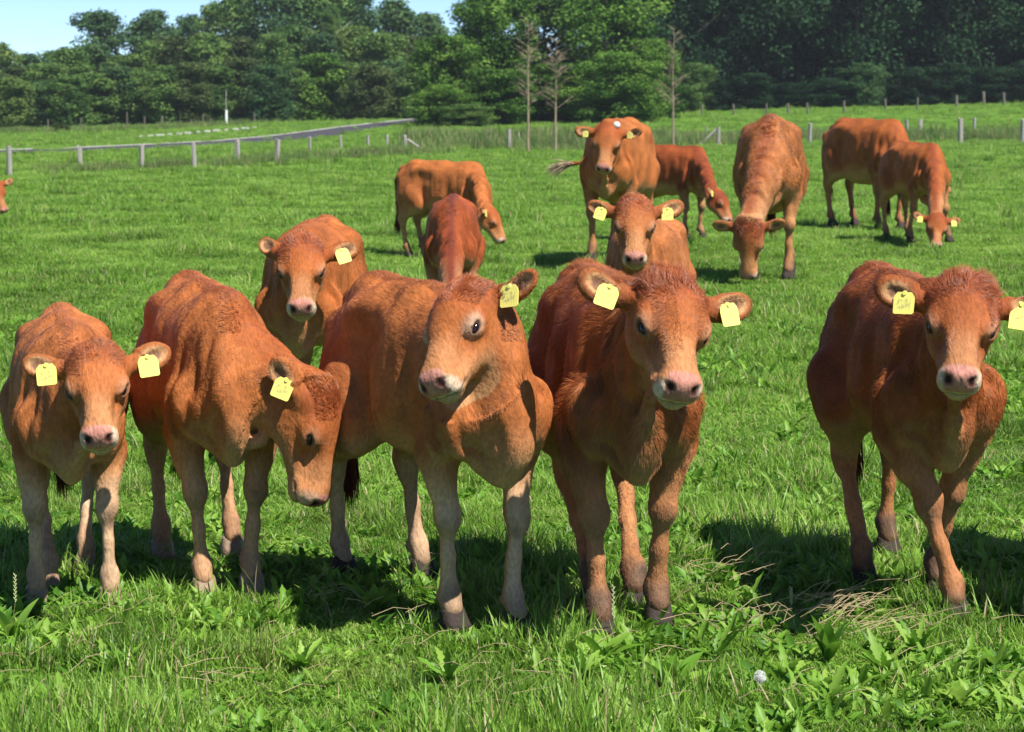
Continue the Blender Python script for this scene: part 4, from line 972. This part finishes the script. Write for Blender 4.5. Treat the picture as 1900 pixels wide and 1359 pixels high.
# dandelion clock
g = G(1410, 1300); dc = empty('dandelion_clock', Vector(g)); tag(dc, 'white dandelion seed head on a short stem in the foreground grass', 'dandelion')
hd = W(1410, 1256, g[1]); hd = hd-g; M_st = flat('dandelion_stem', (.20, .25, .08), .6, .3); M_pap = flat('dandelion_down', (.80, .80, .78), .8, .2)
obj('stem', limb_tree([((0, 0, 0), (hd[0]*.5, 0, hd[2]*.55), .002, .0018), ((hd[0]*.5, 0, hd[2]*.55), hd, .0018, .0016)], M_st, 'stem'), dc)
S = [(hd, hd+nrm(v)*.004, .004, .002) for v in np.eye(3)]
for k in range(110):
    v = nrm(rng.normal(size=3)); a = hd+v*.014; S.append((hd+v*.002, a, .0003, .0002))
    u = nrm(np.cross(v, [.3, .2, .9])); w = np.cross(v, u)
    for q in range(6): S.append((a, a+(v*.35+(u*cos(q)+w*sin(q)))*.0052, .0003, .0002))
obj('seed_head', limb_tree(S, M_pap, 'seed_head'), dc)
# straw lying in the grass
def straw(px, py, n, rx, ry, seed):
    random.seed(seed); c = G(px, py); S = []
    for k in range(n):
        p = np.array([c[0]+random.gauss(0, rx), c[1]+random.gauss(0, ry), c[2]+random.uniform(.02, .09)]); a = random.gauss(.3, .9); L_ = random.uniform(.05, .16); e = p+np.array([cos(a)*L_, sin(a)*L_*.8, random.uniform(-.02, .05)]); m = (p+e)/2+np.array([0, 0, random.uniform(0, .02)])
        S += [(p, m, .0011, .001), (m, e, .001, .0006)]
    return S
S = straw(1560, 1165, 55, .09, .10, 3)+straw(1320, 1095, 34, .10, .12, 4)+straw(1480, 1200, 50, .2, .08, 5)+straw(640, 1130, 20, .2, .2, 6)
for k in range(60): S += straw(random.uniform(0, 1900), random.uniform(1130, 1359), 2, .05, .05, 60+k)
tag(obj('straw', limb_tree(S, M_dry, 'straw')), kind='stuff')
# seeding grass stalks in front of the calves
for i, (x, y0, y1, lb) in enumerate(((1130, 1225, 1085, 'tall seeding grass stalk in front of the hooves of the shaggy calf'), (240, 1230, 1180, 'short curled seed stalk below the small left calf'), (1030+430, 1160, 1090, 'pale seed stalk in the grass between the two right calves'), (20, 1180, 1065, 'drooping grass stalks at the left edge'))):
    g = G(x, y0); t = W(x+8, y1, g[1])-g; o = empty('grass_stalk', Vector(g)); tag(o, lb, 'grass stalk', 'seeding grass stalks'); m = t*.55+np.array([.006, 0, 0])
    obj('stalk', limb_tree([((0, 0, 0), m, .0016, .0013), (m, t, .0013, .0009)], M_st, 'stalk'), o)
    obj('seed_head', limb_tree([(m+(t-m)*k/14, m+(t-m)*(k/14)+np.array([.005*(-1)**k, 0, .008]), .0026, .001) for k in range(14)], flat('seed_husks', (.42, .45, .22), .7, .2), 'seed_head'), o)
random.seed(11)

# ------------------------------------------------------------------ thin summer haze
def haze():
    bm = bmesh.new(); bmesh.ops.create_cube(bm, size=1, matrix=Matrix.Translation((0, 120, 14.5)) @ Matrix.Diagonal((500, 330, 33, 1)))
    me = bpy.data.meshes.new('haze'); bm.to_mesh(me); bm.free(); m = bpy.data.materials.new('haze_air'); m.use_nodes = True; nt = m.node_tree
    nt.nodes.remove(nt.nodes['Principled BSDF']); v = nt.nodes.new('ShaderNodeVolumePrincipled'); v.inputs['Color'].default_value = (.86, .93, 1, 1); v.inputs['Density'].default_value = HAZE; v.inputs['Anisotropy'].default_value = .2
    nt.links.new(v.outputs[0], nt.nodes['Material Output'].inputs['Volume']); me.materials.append(m); tag(obj('haze', me), kind='stuff')
HAZE = .00020
haze()
# ------------------------------------------------------------------ the herd
def herd(name, label, cat, front, heading, s, poll, muz, pd, hooves=None, up=(0, -.4, 1), hl=.345, hs=None, res=.011, fine=.0055, group='red brown cattle in the pasture', pxhooves=None, mdep=None, fs=1.0, **q):
    """front: pixel of the ground point midway between the fore hooves; poll / muz: pixels of poll and muzzle, pd: distance of the poll"""
    g = G(*front); h = R(heading); fwd = np.array([sin(h), -cos(h), 0]); lft = np.array([cos(h), sin(h), 0])
    o = g-fwd*.27*s; o[2] = float(terr(o[0], o[1]))+.012
    Rb = np.stack([fwd, lft, np.array([0, 0, 1.0])], 1)
    toB = lambda p: ((np.asarray(p)-o)@Rb)/s
    root = empty(name, Vector(o), math.atan2(fwd[1], fwd[0])); tag(root, label, cat, group)
    hs = hs or 1.0
    Pp = W(*poll, pd); L = .345*hs*s
    if mdep is None:
        best = None
        for dm in np.linspace(pd-L, pd, 60):
            e = abs(np.linalg.norm(W(*muz, dm)-Pp)-L)
            if best is None or e < best[0]: best = (e, dm)
        mdep = best[1]
    Pm = W(*muz, mdep); ax = nrm(Pm-Pp); u = np.array(up, float); u = nrm(u-ax*(u@ax)); lf = np.cross(u, ax)
    hR = Rb.T@np.stack([ax, lf, u], 1)
    dflt = [(.27, .11), (.27, -.11), (-.42, .115), (-.42, -.115)]
    hv = list(hooves) if hooves else list(dflt)
    if pxhooves:
        for i, p in enumerate(pxhooves):
            if p: hv[i] = tuple(toB(G(*p))[:2])
    c = np.array([0, 0, CAM_H])-o; q['toward'] = nrm(Rb.T@c)
    q.update(poll=toB(Pp), hR=hR, hs=hs, hooves=hv)
    print(name, label[:40], 'o', o.round(2), 'poll', q['poll'].round(2), 'hooves', [tuple(np.round(v, 2)) for v in hv], 'mdep', round(mdep, 2))
    build_cattle(root, s, q, res, fine)
    return root
BOTH = ((1, 0), (-1, 0))
HQ = float(scene.get('hairq', 1.0))
herd('calf', 'small light brown calf with two tags at the left end of the front row', 'calf',
     (135, 1122), 12, .90, (180, 668), (182, 815), 6.78, pxhooves=[(205, 1128), (68, 1125), (160, 1068), (92, 1105)], up=(0, -.55, 1), hs=1.06, fat=1.10,
     ears=((12, 0, 0), (10, 0, 0)), tags=BOTH, hair=int(90000*HQ), cream=.7, legpale=.95, mud=.35, base=(.43, .15, .045), fore=.6, stripe=.2, palehoof=1)
herd('calf', 'brown calf lowering its head sideways against the thigh of the calf beside it', 'calf',
     (423, 1110), 16, 1.0, (580, 722), (596, 915), 7.0, pxhooves=[(468, 1105), (380, 1112), (432, 1035), (302, 1042)], up=(.96, -.25, .10), mdep=6.95, hs=1.0, fat=1.05,
     ears=(((.15, .9, -.45), (.8, 0, .5), 0), ((-.75, -.30, -.45), (.1, -.9, .35), 0)), tags=((-1, 0),), hair=int(95000*HQ), cream=.35, legpale=.75, mud=.3, base=(.44, .145, .040), stripe=.6, palehoof=1, neck=1.2, muzw=.45)
herd('calf', 'calf in the middle of the front row, head turned left, pale ring round its eye', 'calf',
     (902, 1180), 27, 1.03, (876, 558), (795, 714), 6.55, pxhooves=[(962, 1184), (843, 1176), (785, 1082), (640, 1078)], up=(-.60, -.45, .75), hs=1.0, fat=.93,
     ears=((14, 0, 0), (0, -60, 0)), tags=((1, 0),), hair=int(105000*HQ), cream=.8, legpale=.95, mud=.45, base=(.42, .14, .040), stripe=.3, ring=.55, neck=.95, leg=.72)
herd('calf', 'shaggy red brown calf with tufted forehead and two yellow tags, looking slightly to the right', 'calf',
     (1167, 1175), 8, 1.05, (1235, 548), (1270, 722), 6.32, pxhooves=[(1222, 1167), (1114, 1188), (1178, 1132), (1102, 1135)], up=(.28, -.6, .85), hs=1.04, fat=.93,
     ears=((14, 0, 0), (10, 0, 0)), tags=BOTH, hair=int(120000*HQ), legpale=.5, mud=.75, base=(.385, .128, .036), curl=1.5, hlen=1.7, forelock=.75, leg=.83, neck=.92, stripe=.2)
herd('calf', 'dark red brown calf stepping forward alone at the right of the front row', 'calf',
     (1732, 1140), 6, 1.04, (1785, 550), (1782, 706), 6.50, pxhooves=[(1742, 1112), (1772, 1158), (1648, 1035), (1603, 1092)], up=(0, -.6, 1), hs=1.0, fat=.92,
     ears=((2, 0, 0), (5, 0, 0)), tags=((1, 1), (-1, 0)), hair=int(110000*HQ), legpale=.45, mud=.85, base=(.35, .108, .031), hlen=1.0, curl=1.0, forelock=.8, leg=.80, neck=.92, stripe=.2)
herd('calf', 'brown calf standing behind the front row with one ear tagged and one pricked', 'calf',
     (562, 854), -4, 1.06, (560, 462), (558, 573), 9.75, up=(0, -.55, 1), hs=1.0, fat=1.08, res=.012, fine=.007,
     hooves=[(.36, .16), (.27, -.11), (-.42, .115), (-.42, -.115)], knee={0: (.38, .17, .36)}, lift={0: .12},
     ears=((4, 0, 0), ((-.8, -.6, -.1), (.3, -.3, .8), 0)), tags=((1, 0),), hair=int(45000*HQ), hrad=.0010, legpale=.5, base=(.40, .125, .032), stripe=.2)
herd('calf', 'dark red calf grazing behind the middle calf, dark stripe along its back', 'calf',
     (838, 632), 0, .97, (836, 590), (838, 640), 14.2, up=(0, -1, .3), hs=1.0, fat=1.06, res=.016, fine=.014,
     hair=int(30000*HQ), hrad=.0014, base=(.33, .080, .022), red=(.14, .03, .014), stripe=1.0)
herd('calf', 'light brown calf grazing side on with its head to the right', 'calf',
     (878, 484), 52, 1.05, (905, 392), (938, 449), 22.7, up=(.9, -.2, .5), mdep=22.6, hs=.95, fat=1.0, res=.016, fine=.012,
     ears=((10, 0, 0), (10, 0, 0)), tags=((-1, 0),), legpale=.7, base=(.44, .145, .040), stripe=.15)
herd('cow', 'big brown cow with a white spot on its head, standing behind the others', 'cow',
     (1128, 490), -14, 1.50, (1130, 240), (1118, 315), 21.6, up=(-.05, -.6, 1), hs=.90, fat=1.16, adult=1, res=.013, fine=.009,
     ears=((0, 0, 0), (-6, 0, 0)), tags=BOTH, tagscale=.9, hornbud=(.012, .055, .058), tail=[(-.61, 0, .83), (-.68, -.12, .70), (-.66, -.34, .62), (-.64, -.50, .60)],
     tuft=(.45, .36, .24), base=(.40, .135, .036), stripe=.2, fore=.9, legpale=.5, neck=1.1)
herd('calf', 'light brown calf facing the camera just below the cow with the white spot', 'calf',
     (1185, 745), -10, 1.02, (1178, 385), (1178, 482), 11.85, up=(0, -.55, 1), hs=1.06, fat=1.18, res=.012, fine=.007,
     ears=((12, 0, 0), (6, 0, 0)), tags=BOTH, hair=int(40000*HQ), hrad=.0011, legpale=.5, base=(.44, .16, .050), fore=.8, stripe=.1)
herd('calf', 'dark red calf reaching its head low behind the face of the grazing cow', 'calf',
     (1290, 445), 42, 1.14, (1330, 362), (1356, 408), 26.0, up=(.8, -.3, .6), mdep=25.8, hs=.95, fat=1.08, res=.018, fine=.014,
     ears=((10, 0, 0), (10, 0, 0)), tags=((-1, 0),), base=(.31, .078, .022), red=(.16, .035, .014), stripe=.8, legpale=.8)
herd('cow', 'big light brown cow grazing towards the camera, curly dark forehead', 'cow',
     (1425, 520), -7, 1.50, (1390, 412), (1386, 527), 19.8, up=(-.25, -1, .35), hs=.92, fat=1.20, adult=1, res=.013, fine=.008,
     pxhooves=[(1463, 520), (1395, 520), None, None],
     ears=((8, 0, 0), (-4, 0, 0)), hair=int(45000*HQ), hrad=.0016, hlen=1.0, curl=1.3, base=(.42, .155, .045), stripe=.8, fore=1.0, red=(.22, .055, .018), legpale=.5, neck=1.15)
herd('cow', 'big brown cow grazing at the right with its head hidden behind a calf', 'cow',
     (1652, 429), 26, 1.44, (1724, 345), (1742, 388), 28.2, up=(.3, -1, .4), hs=.9, fat=1.18, adult=1, res=.018, fine=.016,
     base=(.35, .105, .028), stripe=.5, legpale=.4, kmud=.8)
herd('calf', 'brown calf grazing in front of the big cow at the far right', 'calf',
     (1725, 455), 16, 1.16, (1738, 404), (1738, 457), 24.9, up=(0, -1, .25), hs=1.0, fat=1.08, res=.016, fine=.012,
     pxhooves=[(1761, 452), (1690, 455), None, None],
     ears=((6, 0, 0), (6, 0, 0)), tags=BOTH, base=(.37, .115, .030), red=(.20, .045, .016), stripe=.9, legpale=.7)
herd('calf', 'brown calf at the left edge of the field with only its face in the picture', 'calf',
     (-66, 437), 60, 1.15, (-14, 340), (1, 374), 28.0, up=(.3, -.7, .6), mdep=27.9, fat=1.05, res=.02, fine=.014, base=(.34, .10, .028))
herd('calf', 'brown calf just outside the right edge, its shadow falling beside the striding calf', 'calf',
     (2185, 1150), 0, 1.05, (2195, 560), (2200, 720), 6.6, up=(0, -.6, 1), fat=.95, res=.014, fine=.012, base=(.38, .11, .03))
